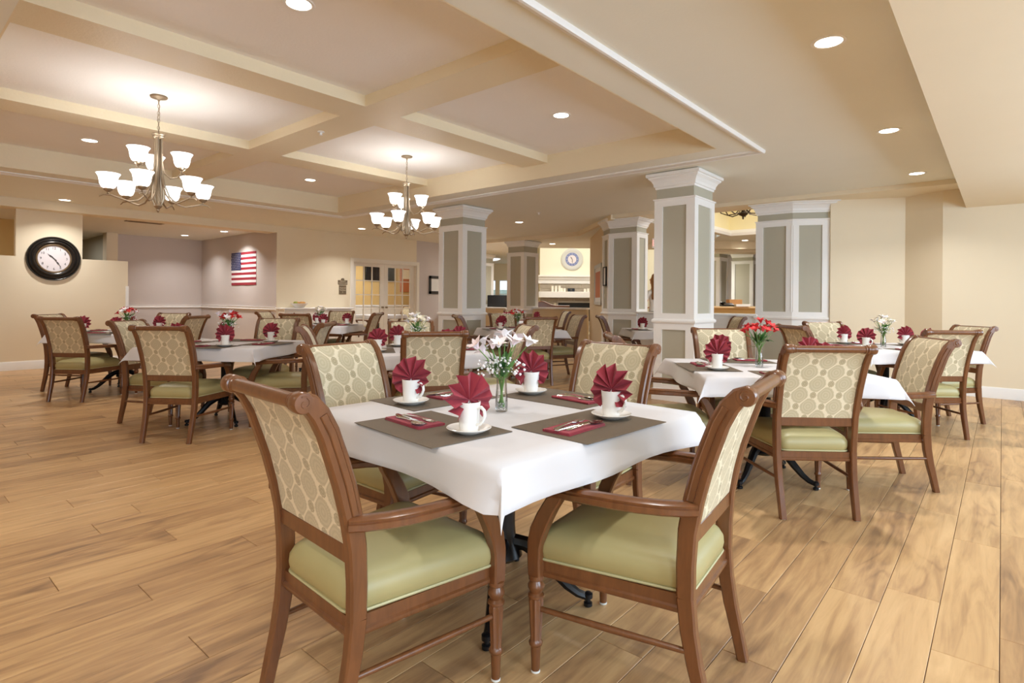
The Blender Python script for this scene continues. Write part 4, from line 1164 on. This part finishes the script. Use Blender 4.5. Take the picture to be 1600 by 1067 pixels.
# ---- second clock above the fireplace (lobby frame: x = right, y = away)
def lobby(u, w, z=0): p = W(u, w); return (p[0], p[1], z)
LROT = YAW - PI / 2
t = empty('lobby_clock', lobby(2.10, 19.995, 2.635), LROT); tag(t, 'round pale clock with blue-grey dial high above the fireplace', 'clock')
b = MB(); b.lathe([(.24, 0), (.39, 0), (.39, -.03), (.36, -.05), (.30, -.045), (.25, -.03), (.24, -.03), (.24, 0)], 40, 'y', cap=False); b.build('frame', 'grey_rim', t)
b = MB(); b.lathe([(.002, -.02), (.25, -.02), (.25, -.026), (.002, -.026)], 32, 'y'); face = b.build('dial', 'clock_face', t, smooth=0)
b = MB(); b.lathe([(.15, -.026), (.235, -.026), (.235, -.029), (.15, -.029), (.15, -.026)], 32, 'y', cap=False); b.build('dial_ring', 'blue_grey', face, smooth=0)
for k in range(1, 13):
    a = PI / 2 - k * PI / 6
    text(str(k), .06, 'clock_face', face, (.192 * math.cos(a), -.0305, .192 * math.sin(a)), (PI / 2, 0, 0), 'numeral')
hand(t, 330, .12, .010, 'hour_hand', -.030); hand(t, 175, .15, .008, 'minute_hand', -.032)

# ================================================================== FIREPLACE
t = empty('fireplace', lobby(0, 20, 0), LROT); tag(t, 'white mantel fireplace with stone surround in the lobby beyond the half wall', 'fireplace')
b = MB(); b.box((.97, 0, 0), (4.55, .9, 3.92)); b.build('chimney_breast', 'pale_yellow_paint', t, smooth=0)
def uprof(name, u0, u1, prof, m): # profile (out, z) run straight along u
    b = MB(); b.loft([[(u, -o, z) for o, z in prof] for u in (u0, u1)]); return b.build(name, m, t, smooth=0)
uprof('mantel_crown', .90, 4.55, [(0, 1.78), (.06, 1.78), (.06, 1.90), (.10, 1.92), (.12, 1.98), (.18, 2.02), (.18, 2.07), (0, 2.07)], 'white_trim')
row = MB()
for r_ in range(10):
    z0 = .10 + r_ * .168; x = .99 - (r_ % 2) * .17
    while x < 4.5:
        L_ = .30 + .12 * ((r_ * 7 + int(x * 10)) % 4); x0, x1 = max(.985, x), min(4.5, x + L_ - .008)
        if x1 - x0 > .05 and not (1.56 < (x0 + x1) / 2 < 2.9 and .35 < z0 < 1.10):
            b = MB(); pr = .015 + .02 * ((r_ * 5 + int(x * 17)) % 3) / 3; b.rbox((x0, -pr, z0), (x1, 0, min(1.775, z0 + .160)), .006); b.build('stone', 'ledge_stone', t, smooth=0)
        x += L_
b = MB(); b.rbox((.92, -.32, 1.285), (4.55, 0, 1.495), .01); b.build('shelf', 'white_trim', t)
b = MB(); b.box((1.60, -.03, .45), (2.82, .0, 1.13)); b.build('firebox', 'fire_black', t, smooth=0)
b = MB()
for lo, hi in (((1.56, .42), (1.62, 1.17)), ((2.80, .42), (2.86, 1.17)), ((1.56, 1.11), (2.86, 1.17)), ((1.56, .42), (2.86, .47))): b.box((lo[0], -.06, lo[1]), (hi[0], 0, hi[1]))
b.build('firebox_frame', 'grey_tile', t, smooth=0)
for k, (px, h_) in enumerate(((863, .20), (868.5, .20), (874, .21), (877.5, .13), (882, .12), (914, .11), (919, .12))):
    o = tag(empty('pillar_candle', lobby((px - 800) / 888 * 19.84, 19.84, 1.495)), 'white pillar candle on the mantel shelf, %s from the left' % ('first second third fourth fifth sixth seventh'.split()[k]), 'candle', 'mantel candles')
    b = MB(); b.lathe([(.004, 0), (.045, 0), (.045, h_), (.004, h_ - .004)], 14); b.build('wax', 'candle', o)
    b = MB(); b.tube([(0, 0, h_ - .004), (0, 0, h_ + .015)], .002, 4); b.build('wick', 'black_plastic', o)
t = empty('mantel_clock', lobby(2.06, 19.84, 1.495), LROT); tag(t, 'small dark box clock in the middle of the mantel shelf', 'clock')
b = MB(); b.rbox((-.12, -.05, 0), (.12, .05, .12), .01); b.build('case', 'black_plastic', t)
b = MB(); b.lathe([(.002, -.05), (.035, -.05), (.035, -.054), (.002, -.054)], 16, 'y', (0, 0, .06)); b.build('dial', 'dark_grey', t)
# curved wooden settee back before the fireplace
t = empty('wooden_settee', lobby(.98, 14.9), LROT); tag(t, 'brown wooden settee with a curved back behind the far half wall', 'settee')
def crest(u): return 1.02 + .115 * math.exp(-((u + .20) / .20) ** 2) + .01
b = MB(); n_ = 24; b.loft([[(u, -.02, .45), (u, .02, .45), (u, .02, crest(u)), (u, -.02, crest(u))] for u in [-.42 + .95 * k / n_ for k in range(n_ + 1)]]); b.build('back', 'chair_wood', t)
b = MB(); b.tube([(u, 0, crest(u) + .008) for u in [-.42 + .95 * k / n_ for k in range(n_ + 1)]], .022, 8); b.build('crest_rail', 'chair_wood', t)
b = MB(); b.rbox((-.42, .02, .38), (.53, .5, .45), .02); b.build('seat', 'olive_vinyl', t)
for lx, ly in ((-.40, 0), (.51, 0), (-.40, .46), (.51, .46)):
    b = MB(); b.tube([(lx, ly, 0), (lx, ly, .40)], [.018, .026], 8); b.build('leg', 'chair_wood', t)
# screen in the lobby
t = empty('television', lobby(-.42, 18.0), LROT); tag(t, 'black flat screen television on a stand in the far lobby before the windows', 'television')
b = MB(); b.rbox((-.36, -.03, .93), (.36, .03, 1.34), .01); b.build('housing', 'black_plastic', t)
b = MB(); b.box((-.345, -.032, .945), (.345, -.03, 1.325)); b.build('screen', 'screen_black', t, smooth=0)
b = MB(); b.box((-.05, -.02, .04), (.05, .02, .95)); b.rbox((-.35, -.2, 0), (.35, .2, .04), .01); b.build('stand', 'black_plastic', t)

# ================================================================== FLAG
t = empty('flag', (5.905, 13.95, 1.487)); tag(t, 'United States flag with stars and stripes hanging on the lilac alcove wall', 'flag')
FW_, FH_ = 1.27, .762
b = MB()
for k in range(13):
    z0, z1 = FH_ * k / 13, FH_ * (k + 1) / 13; b.cur = k % 2
    nn = 10
    def wv_(q): return -.004 - .003 * math.sin(q * 9)
    for j in range(nn):
        ya, yb = -FW_ * j / nn, -FW_ * (j + 1) / nn
        b.add([(wv_(-ya), ya, z0), (wv_(-yb), yb, z0), (wv_(-yb), yb, z1), (wv_(-ya), ya, z1)], [(0, 1, 2, 3)])
b.build('stripes', ('flag_red', 'flag_white'), t, smooth=0)
b = MB(); b.box((-.0085, -.505, FH_ * 6 / 13), (-.0074, 0.002, FH_ + .001)); can_ = b.build('canton', 'flag_blue', t, smooth=0)
b = MB()
for r_ in range(9):
    for q in range(6 if r_ % 2 == 0 else 5):
        y = -.042 * (1 + 2 * q + (r_ % 2)); z = FH_ - .0410 * (r_ + 1)
        pts = [(-.0092, y + (.0165 if k % 2 == 0 else .0066) * math.sin(k * PI / 5), z + (.0165 if k % 2 == 0 else .0066) * math.cos(k * PI / 5)) for k in range(10)]
        b.add(pts, [tuple(range(10))])
tag(b.build('stars', 'flag_white', can_, smooth=0), kind='stuff')

# ================================================================== FRENCH DOORS AND THE ROOM BEHIND
b = MB()
for lo, hi in (((DX0 - .085, 0), (DX0, DZ)), ((DX1, 0), (DX1 + .085, DZ)), ((DX0 - .085, DZ + .0004), (DX1 + .085, DZ + .085))): b.rbox((lo[0], YW - .022, lo[1]), (hi[0], YW, hi[1]), .003)
for lo, hi in (((DX0, 0), (DX0 + .02, DZ - .02)), ((DX1 - .02, 0), (DX1, DZ - .02)), ((DX0, DZ - .02), (DX1, DZ))): b.box((lo[0], YW, lo[1]), (hi[0], YW + .15, hi[1]))
struct(b.build('trim_9', 'door_white', smooth=0))
for n_, (x0, x1, hs) in enumerate(((DX0 + .022, (DX0 + DX1) / 2 - .003, 1), ((DX0 + DX1) / 2 + .003, DX1 - .022, 0))):
    y0, y1 = YW + .09, YW + .13; zt = DZ - .024; st, tr, br = .115, .075, .25
    b = MB()
    for lo, hi in (((x0, .008), (x0 + st, zt)), ((x1 - st, .008), (x1, zt)), ((x0 + st, zt - tr), (x1 - st, zt)), ((x0 + st, .008), (x1 - st, br))): b.box((lo[0], y0, lo[1]), (hi[0], y1, hi[1]))
    d = struct(b.build('door_%d' % (n_ + 1), 'door_white', smooth=0))
    gx0, gx1, gz0, gz1 = x0 + st, x1 - st, br, zt - tr
    for k in (1, 2):
        x = gx0 + (gx1 - gx0) * k / 3; sbox('muntin', (x - .011, y0 + .004, gz0), (x + .011, y1 - .004, gz1), 'door_white', d)
    for k in (1, 2, 3, 4):
        z = gz0 + (gz1 - gz0) * k / 5; sbox('muntin', (gx0, y0 + .005, z - .011), (gx1, y1 - .005, z + .011), 'door_white', d)
    for i in range(3):
        for j in range(5):
            sbox('pane', (gx0 + (gx1 - gx0) * i / 3, y0 + .018, gz0 + (gz1 - gz0) * j / 5), (gx0 + (gx1 - gx0) * (i + 1) / 3, y0 + .022, gz0 + (gz1 - gz0) * (j + 1) / 5), 'pane_glass', d)
    hx = x1 - .055 if hs else x0 + .055
    b = MB(); b.lathe([(.004, -.062), (.022, -.058), (.026, -.045), (.018, -.03), (.009, -.022), (.009, -.004), (.025, -.003), (.025, 0)], 14, 'y', (hx, y0, .98)); b.build('door_knob', 'brushed_nickel', d)
sbox('wall_private_back', (6.3, 14.6, 0), (12.1, 14.7, ZL), 'ochre_paint')
sbox('wall_private_left', (6.2, 11.9, 0), (6.3, 14.7, ZL), 'ochre_paint')
sbox('wall_private_right', (12.08, 11.9, 0), (12.15, 14.7, ZL), 'ochre_paint')
sbox('ceiling_private', (6.1, 11.9, ZL - .1), (12.15, 14.7, ZL), 'ceiling_tan')
sbox('wall_private_wainscot', (6.3, 14.575, 0), (12.08, 14.6, .97), 'door_white')
rail('trim_10', [(6.3, 14.575), (12.08, 14.575)], .95, 1.01, .025)
area_light('private_room_light', (9.4, 13.2, 2.5), (0.1, 0.3, -1), 1.4, 1.0, 90, WARM)
t = empty('wall_television', (10.62, 14.56, 1.99)); tag(t, 'dark wall television seen through the French doors', 'television')
b = MB(); b.rbox((-.55, -.06, -.235), (.55, 0, .235), .01); b.build('housing', 'black_plastic', t)
b = MB(); b.box((-.53, -.062, -.215), (.53, -.06, .215)); b.build('screen', 'screen_black', t, smooth=0)
t = empty('painting', (11.70, 14.595, 1.84)); tag(t, 'orange abstract painting seen through the right French door', 'picture')
b = MB(); b.rbox((-.28, -.03, -.42), (.28, 0, .36), .006); b.build('canvas', 'orange_art', t)
b = MB(); b.grid(lambda u, v: (-.2 + .42 * u, -.032, .0 + .30 * v), 1, 1); b.build('pale_patch', 'petal_cream', t)
o = place('table', make_table, (9.75, 13.4, 0), .1, 'black pedestal table under a cloth in the room behind the French doors', 'table', 'pedestal dining tables')
o = tag(link('tablecloth', cloth(1), None, (9.75, 13.4, 0), .1), 'white tablecloth seen through the French doors', 'tablecloth', 'white tablecloths')
for x, y, a, lb in ((8.97, 13.35, -90, 'left of the table'), (10.53, 13.5, 90, 'right of the table')):
    place('chair', make_chair, (x, y, 0), math.radians(a), 'armchair seen through the French doors, %s there' % lb, 'chair', 'patterned dining armchairs')
# room sign beside the doors
t = empty('room_sign', (7.515, YW, 1.46)); tag(t, 'brown two part room sign on the cream wall left of the French doors', 'sign')
b = MB(); b.rbox((-.125, -.014, .06), (.125, 0, .165), .003)
b.loft([[(x, -.014, .165), (x, 0, .165), (x, 0, h_), (x, -.014, h_)] for x, h_ in ((-.045, .166), (-.032, .205), (0, .214), (.032, .205), (.045, .166))]); up = b.build('upper_plaque', 'sign_brown', t, smooth=0)
b = MB(); b.rbox((-.097, -.012, -.165), (.097, 0, .045), .003); low = b.build('lower_plaque', 'sign_brown', t, smooth=0)
b = MB(); b.rbox((-.105, -.006, -.175), (.105, .0, .05), .002); b.build('backing', 'sign_letter', t, smooth=0)
text('PRIVATE', .038, 'sign_letter', up, (0, -.0155, .138), (PI / 2, 0, 0)); text('DINING ROOM', .034, 'sign_letter', up, (0, -.0155, .092), (PI / 2, 0, 0))
text('Reserved', .042, 'sign_letter', low, (0, -.0135, -.018), (PI / 2, 0, 0)); text('Functions', .042, 'sign_letter', low, (0, -.0135, -.068), (PI / 2, 0, 0)); text('2', .042, 'sign_letter', low, (0, -.0135, -.118), (PI / 2, 0, 0))
def framed(name, label, loc, rz, w, h, fw, frame_m, mat_m, art_m=None):
    t = empty(name, loc, rz); tag(t, label, 'picture')
    b = MB()
    for lo, hi in (((-w / 2, -h / 2), (-w / 2 + fw, h / 2)), ((w / 2 - fw, -h / 2), (w / 2, h / 2)), ((-w / 2, h / 2 - fw), (w / 2, h / 2)), ((-w / 2, -h / 2), (w / 2, -h / 2 + fw))): b.rbox((lo[0], -.026, lo[1]), (hi[0], 0, hi[1]), .004)
    b.build('frame', frame_m, t, smooth=0)
    b = MB(); b.box((-w / 2 + fw * .9, -.012, -h / 2 + fw * .9), (w / 2 - fw * .9, -.004, h / 2 - fw * .9)); b.build('sheet', mat_m, t, smooth=0)
    if art_m: b = MB(); b.box((-w / 2 + fw * 2.2, -.014, -h / 2 + fw * 2.2), (w / 2 - fw * 2.2, -.012, h / 2 - fw * 2.2)); b.build('print', art_m, t, smooth=0)
    return t
framed('framed_notice', 'black framed notice on the lilac wall right of the French doors', (10.42, YW, 1.585), 0, .50, .49, .075, 'frame_black', 'paper')
_a = math.atan2(1.62, 2.01)
framed('framed_print', 'large framed orange print on the tan wall beside the many-sided column', (9.42 + 2.01 * .33 - .001, 5.80 + 1.62 * .33 + .001, 1.52), _a + PI, 1.15, .84, .07, 'grey_rim', 'paper', 'orange_art')
framed('framed_notice', 'small black framed notice on the left face of the many-sided column', (9.252, 5.662, 1.65), math.atan2(-.30, -.27) + PI * 0, .20, .36, .022, 'frame_black', 'paper')

# ---- buffet with bowl
t = empty('buffet_cabinet', (6.75, 11.6, 0)); tag(t, 'long low white buffet cabinet against the cream wall', 'cabinet')
b = MB(); b.box((-.80, -.13, .08), (.82, .14, .955)); b.build('body', 'white_trim', t, smooth=0)
b = MB(); b.rbox((-.84, -.18, .955), (.86, .145, .985), .008); b.build('top', 'white_trim', t)
b = MB(); b.box((-.78, -.10, 0), (.80, .12, .08)); b.build('plinth', 'white_trim', t, smooth=0)
for k in range(4):
    x = -.78 + k * .40; b = MB(); b.rbox((x, -.148, .12), (x + .385, -.13, .93), .004); d = b.build('door', 'white_trim', t, smooth=0)
    b = MB(); b.lathe([(.003, -.025), (.012, -.022), (.006, -.01), (.006, 0)], 10, 'y', (x + (.35 if k % 2 == 0 else .035), -.148, .60)); b.build('knob', 'brushed_nickel', d)
t = empty('serving_bowl', (6.33, 11.56, .985)); tag(t, 'wide white serving bowl of bread and fruit on the buffet', 'bowl')
b = MB(); b.lathe([(.004, 0), (.08, 0), (.09, .008), (.14, .05), (.18, .095), (.175, .097), (.13, .054), (.08, .014), (.004, .012)], 28); b.build('bowl', 'porcelain', t)
for k, (dx, apple, wd) in enumerate(((-.10, True, 'left'), (-.035, False, 'left of the middle'), (.035, False, 'right of the middle'), (.105, False, 'right'))):
    o = empty('green_apple' if apple else 'bread_roll', (6.33 + dx, 11.56 + (.02 if k % 2 else -.02), .985 + .100))
    tag(o, ('green apple at the %s of the white bowl on the buffet' if apple else 'golden bread roll at the %s of the white bowl on the buffet') % wd, 'fruit' if apple else 'bread', 'food in the buffet bowl')
    b = MB()
    if apple: b.lathe([(.006, -.036), (.030, -.030), (.044, -.002), (.041, .020), (.022, .036), (.004, .030)], 14)
    else: b.lathe([(.004, -.030), (.040, -.024), (.050, .0), (.040, .022), (.015, .033), (.002, .034)], 14)
    b.build('flesh' if apple else 'crust', 'apple_green' if apple else 'bread', o)

# ================================================================== RECEPTION BEHIND THE PONY WALL
t = empty('reception_counter', lobby(4.6, 12.2), LROT); tag(t, 'ochre reception counter with pale wooden top beyond the pony wall', 'counter')
b = MB(); b.box((-1.2, 0, 0), (1.6, .45, 1.05)); b.build('front', 'ochre_paint', t, smooth=0)
b = MB(); b.rbox((-1.3, -.12, 1.05), (1.7, .55, 1.09), .008); b.build('top', 'counter_wood', t)
t = empty('cardboard_box', lobby((1147 - 800) / 888 * 12.5, 12.5, 1.09), LROT); tag(t, 'small brown cardboard box on the reception counter', 'box')
b = MB(); b.rbox((-.14, -.1, 0), (.14, .1, .15), .004); b.build('carton', 'cardboard', t)
b = MB(); b.box((-.14, -.02, .1502), (.14, .02, .1512)); b.build('tape', 'counter_wood', t, smooth=0)
t = empty('desk_phone', lobby((1136 - 800) / 888 * 12.22, 12.22, 1.09), LROT); tag(t, 'low black desk telephone on the reception counter', 'telephone')
b = MB(); b.loft([[(-.13, -.08, 0), (.13, -.08, 0), (.13, -.08, .03), (-.13, -.08, .03)], [(-.13, .08, 0), (.13, .08, 0), (.13, .08, .075), (-.13, .08, .075)]]); b.build('body', 'black_plastic', t)
b = MB(); b.rbox((-.12, -.075, .06), (-.05, .085, .095), .015); b.build('handset', 'black_plastic', t)
t = empty('paper_stack', lobby((1160 - 800) / 888 * 12.05, 12.05, 1.09), LROT); tag(t, 'white paper stack before the phone on the reception counter', 'paper')
b = MB(); b.rbox((-.15, -.05, 0), (.15, .06, .05), .003); b.build('sheets', 'paper', t)
t = empty('exit_sign', lobby((1031 - 800) / 888 * 11.5, 11.5, 2.36), LROT); tag(t, 'red lettered exit sign hanging behind the largest square column', 'sign')
b = MB(); b.rbox((-.17, -.02, -.10), (.17, .02, .10), .006); hb = b.build('housing', 'exit_white', t)
b = MB(); b.tube([(0, 0, .10), (0, 0, .30)], .008, 6); b.build('rod', 'exit_white', t)
text('EXIT', .17, 'exit_red', hb, (0, -.0215, -.003), (PI / 2, 0, 0))
# person at the reception, seen from behind
t = empty('person', lobby((1023 - 800) / 888 * 11.0, 11.0), LROT + .5); tag(t, 'person with long brown hair in a white top, half hidden behind the largest column', 'person')
J = {'pelvis': (0, 0, .93, .13), 'waist': (0, 0, 1.06, .115), 'chest': (0, .01, 1.28, .135), 'neck0': (0, 0, 1.42, .055), 'head0': (0, .02, 1.50, .06), 'head1': (0, .03, 1.59, .088), 'head2': (0, .02, 1.65, .07),
     'shL': (-.16, 0, 1.37, .055), 'elL': (-.24, .03, 1.10, .042), 'wrL': (-.20, .24, 1.06, .03), 'haL': (-.19, .31, 1.06, .028), 'shR': (.16, 0, 1.37, .055), 'elR': (.24, .03, 1.10, .042), 'wrR': (.20, .24, 1.06, .03), 'haR': (.19, .31, 1.06, .028),
     'hipL': (-.09, 0, .88, .095), 'knL': (-.10, .01, .48, .06), 'anL': (-.10, -.02, .09, .042), 'toL': (-.10, .14, .035, .035), 'hipR': (.09, 0, .88, .095), 'knR': (.10, .01, .48, .06), 'anR': (.10, -.02, .09, .042), 'toR': (.10, .14, .035, .035)}
E_ = [('pelvis', 'waist'), ('waist', 'chest'), ('chest', 'neck0'), ('neck0', 'head0'), ('head0', 'head1'), ('head1', 'head2'), ('chest', 'shL'), ('shL', 'elL'), ('elL', 'wrL'), ('wrL', 'haL'), ('chest', 'shR'), ('shR', 'elR'), ('elR', 'wrR'), ('wrR', 'haR'),
      ('pelvis', 'hipL'), ('hipL', 'knL'), ('knL', 'anL'), ('anL', 'toL'), ('pelvis', 'hipR'), ('hipR', 'knR'), ('knR', 'anR'), ('anR', 'toR')]
for s_, w_, h_ in ((-1, 'wrL', 'haL'), (1, 'wrR', 'haR')):
    bx, by, bz, _q = J[h_]
    for k in range(4):
        J[h_ + 'f%d' % k] = (bx + (-.027 + .018 * k), by + .045, bz + .004, .009); J[h_ + 'g%d' % k] = (bx + (-.029 + .0195 * k), by + (.075, .085, .088, .07)[k] , bz - .012, .007)
        E_ += [(h_, h_ + 'f%d' % k), (h_ + 'f%d' % k, h_ + 'g%d' % k)]
    J[h_ + 't'] = (bx - s_ * .045, by + .015, bz - .004, .010); E_.append((h_, h_ + 't'))
names = list(J); me = bpy.data.meshes.new('body'); me.from_pydata([J[q][:3] for q in names], [(names.index(a), names.index(c_)) for a, c_ in E_], [])
o = bpy.data.objects.new('body', me); COL.objects.link(o)
md = o.modifiers.new('skin', 'SKIN')
for q, v in zip(names, me.skin_vertices[0].data): v.radius = (J[q][3], J[q][3] * (.78 if q in ('chest', 'waist', 'pelvis') else 1)); v.use_root = (q == 'pelvis')
o.modifiers.new('sub', 'SUBSURF').levels = 1
dg = bpy.context.evaluated_depsgraph_get(); dg.update()
bm_ = bpy.data.meshes.new_from_object(o.evaluated_get(dg)); bpy.data.objects.remove(o)
bm_.materials.clear()
for q in ('skin', 'shirt_white', 'trouser_dark'): bm_.materials.append(MAT[q])
for p in bm_.polygons:
    z = p.center.z; r_ = abs(p.center.x); p.use_smooth = True
    p.material_index = 2 if z < .98 and not (p.center.y > .12 and z > .9) and r_ < .2 else (1 if 0.98 <= z < 1.43 and not (p.center.y > .10 and z < 1.2) and not (r_ > .19 and z < 1.24) else 0)
link('body', bm_, t)
b = MB(); b.loft([[(r_ * math.cos(a) * sx_, -.01 + y_ + r_ * math.sin(a) * .8 - .02, z) for a in [2 * PI * k / 16 for k in range(16)]] for z, r_, y_, sx_ in ((1.22, .10, -.05, 1.25), (1.30, .115, -.05, 1.25), (1.42, .105, -.04, 1.15), (1.52, .098, .0, 1.0), (1.62, .10, .01, .98), (1.70, .075, .01, 1.0), (1.73, .03, .01, 1.0))]); b.build('hair', 'hair', t, smooth=80)
b = MB(); b.lathe([(.002, -.012), (.011, -.004), (.006, .016), (.002, .02)], 8, 'z', (0, .122, 1.575)); b.build('nose', 'skin', t)
b = MB(); b.rbox((-.024, .108, 1.535), (.024, .114, 1.545), .003); b.build('mouth', 'petal_red', t)
for s_ in (-1, 1):
    b = MB(); b.lathe([(.002, -.008), (.009, 0), (.002, .008)], 8, 'z', (s_ * .034, .105, 1.605)); b.build('eye', 'black_plastic', t)

# ================================================================== CEILING FITTINGS
t = empty('air_vent', (3.75, 12.75, ZL + .01)); tag(t, 'slatted air vent on the alcove ceiling behind the header', 'vent')
b = MB()
for lo, hi in (((-.32, -.16), (-.29, .16)), ((.29, -.16), (.32, .16)), ((-.32, -.16), (.32, -.13)), ((-.32, .13), (.32, .16))): b.box((*lo, -.014), (*hi, 0))
b.build('frame', 'vent_metal', t, smooth=0)
for k in range(7):
    y = -.12 + .04 * k; b = MB(); b.loft([[(x, y - .014, -.012), (x, y + .010, -.003), (x, y + .012, -.005), (x, y - .012, -.014)] for x in (-.29, .29)]); b.build('slat', 'vent_metal', t, smooth=0)
def make_sprinkler():
    t = empty('fire_sprinkler')
    b = MB(); b.lathe([(.004, 0), (.035, 0), (.036, -.006), (.014, -.010), (.010, -.03), (.004, -.032)], 16); b.build('escutcheon', 'white_trim', t)
    b = MB(); b.lathe([(.003, -.032), (.018, -.034), (.018, -.037), (.003, -.038)], 12); b.build('deflector', 'white_trim', t)
    return t
for x, y, z, lb in ((3.16, 5.36, ZB, 'white fire sprinkler under the main coffer beam'), (7.92, 6.22, ZC, 'white fire sprinkler on the lower ceiling before the many-sided column')):
    place('sprinkler', make_sprinkler, (x, y, z), 0, lb, 'sprinkler')
t = empty('smoke_detector', (7.55, 10.3, ZC)); tag(t, 'small white smoke detector left of the recessed light over the sign wall', 'detector')
b = MB(); b.lathe([(.004, 0), (.06, 0), (.062, -.01), (.052, -.028), (.03, -.036), (.004, -.037)], 20); b.build('cover', 'white_trim', t)
b = MB(); b.lathe([(.003, -.036), (.008, -.037), (.003, -.040)], 8); b.build('indicator', 'petal_red', t)
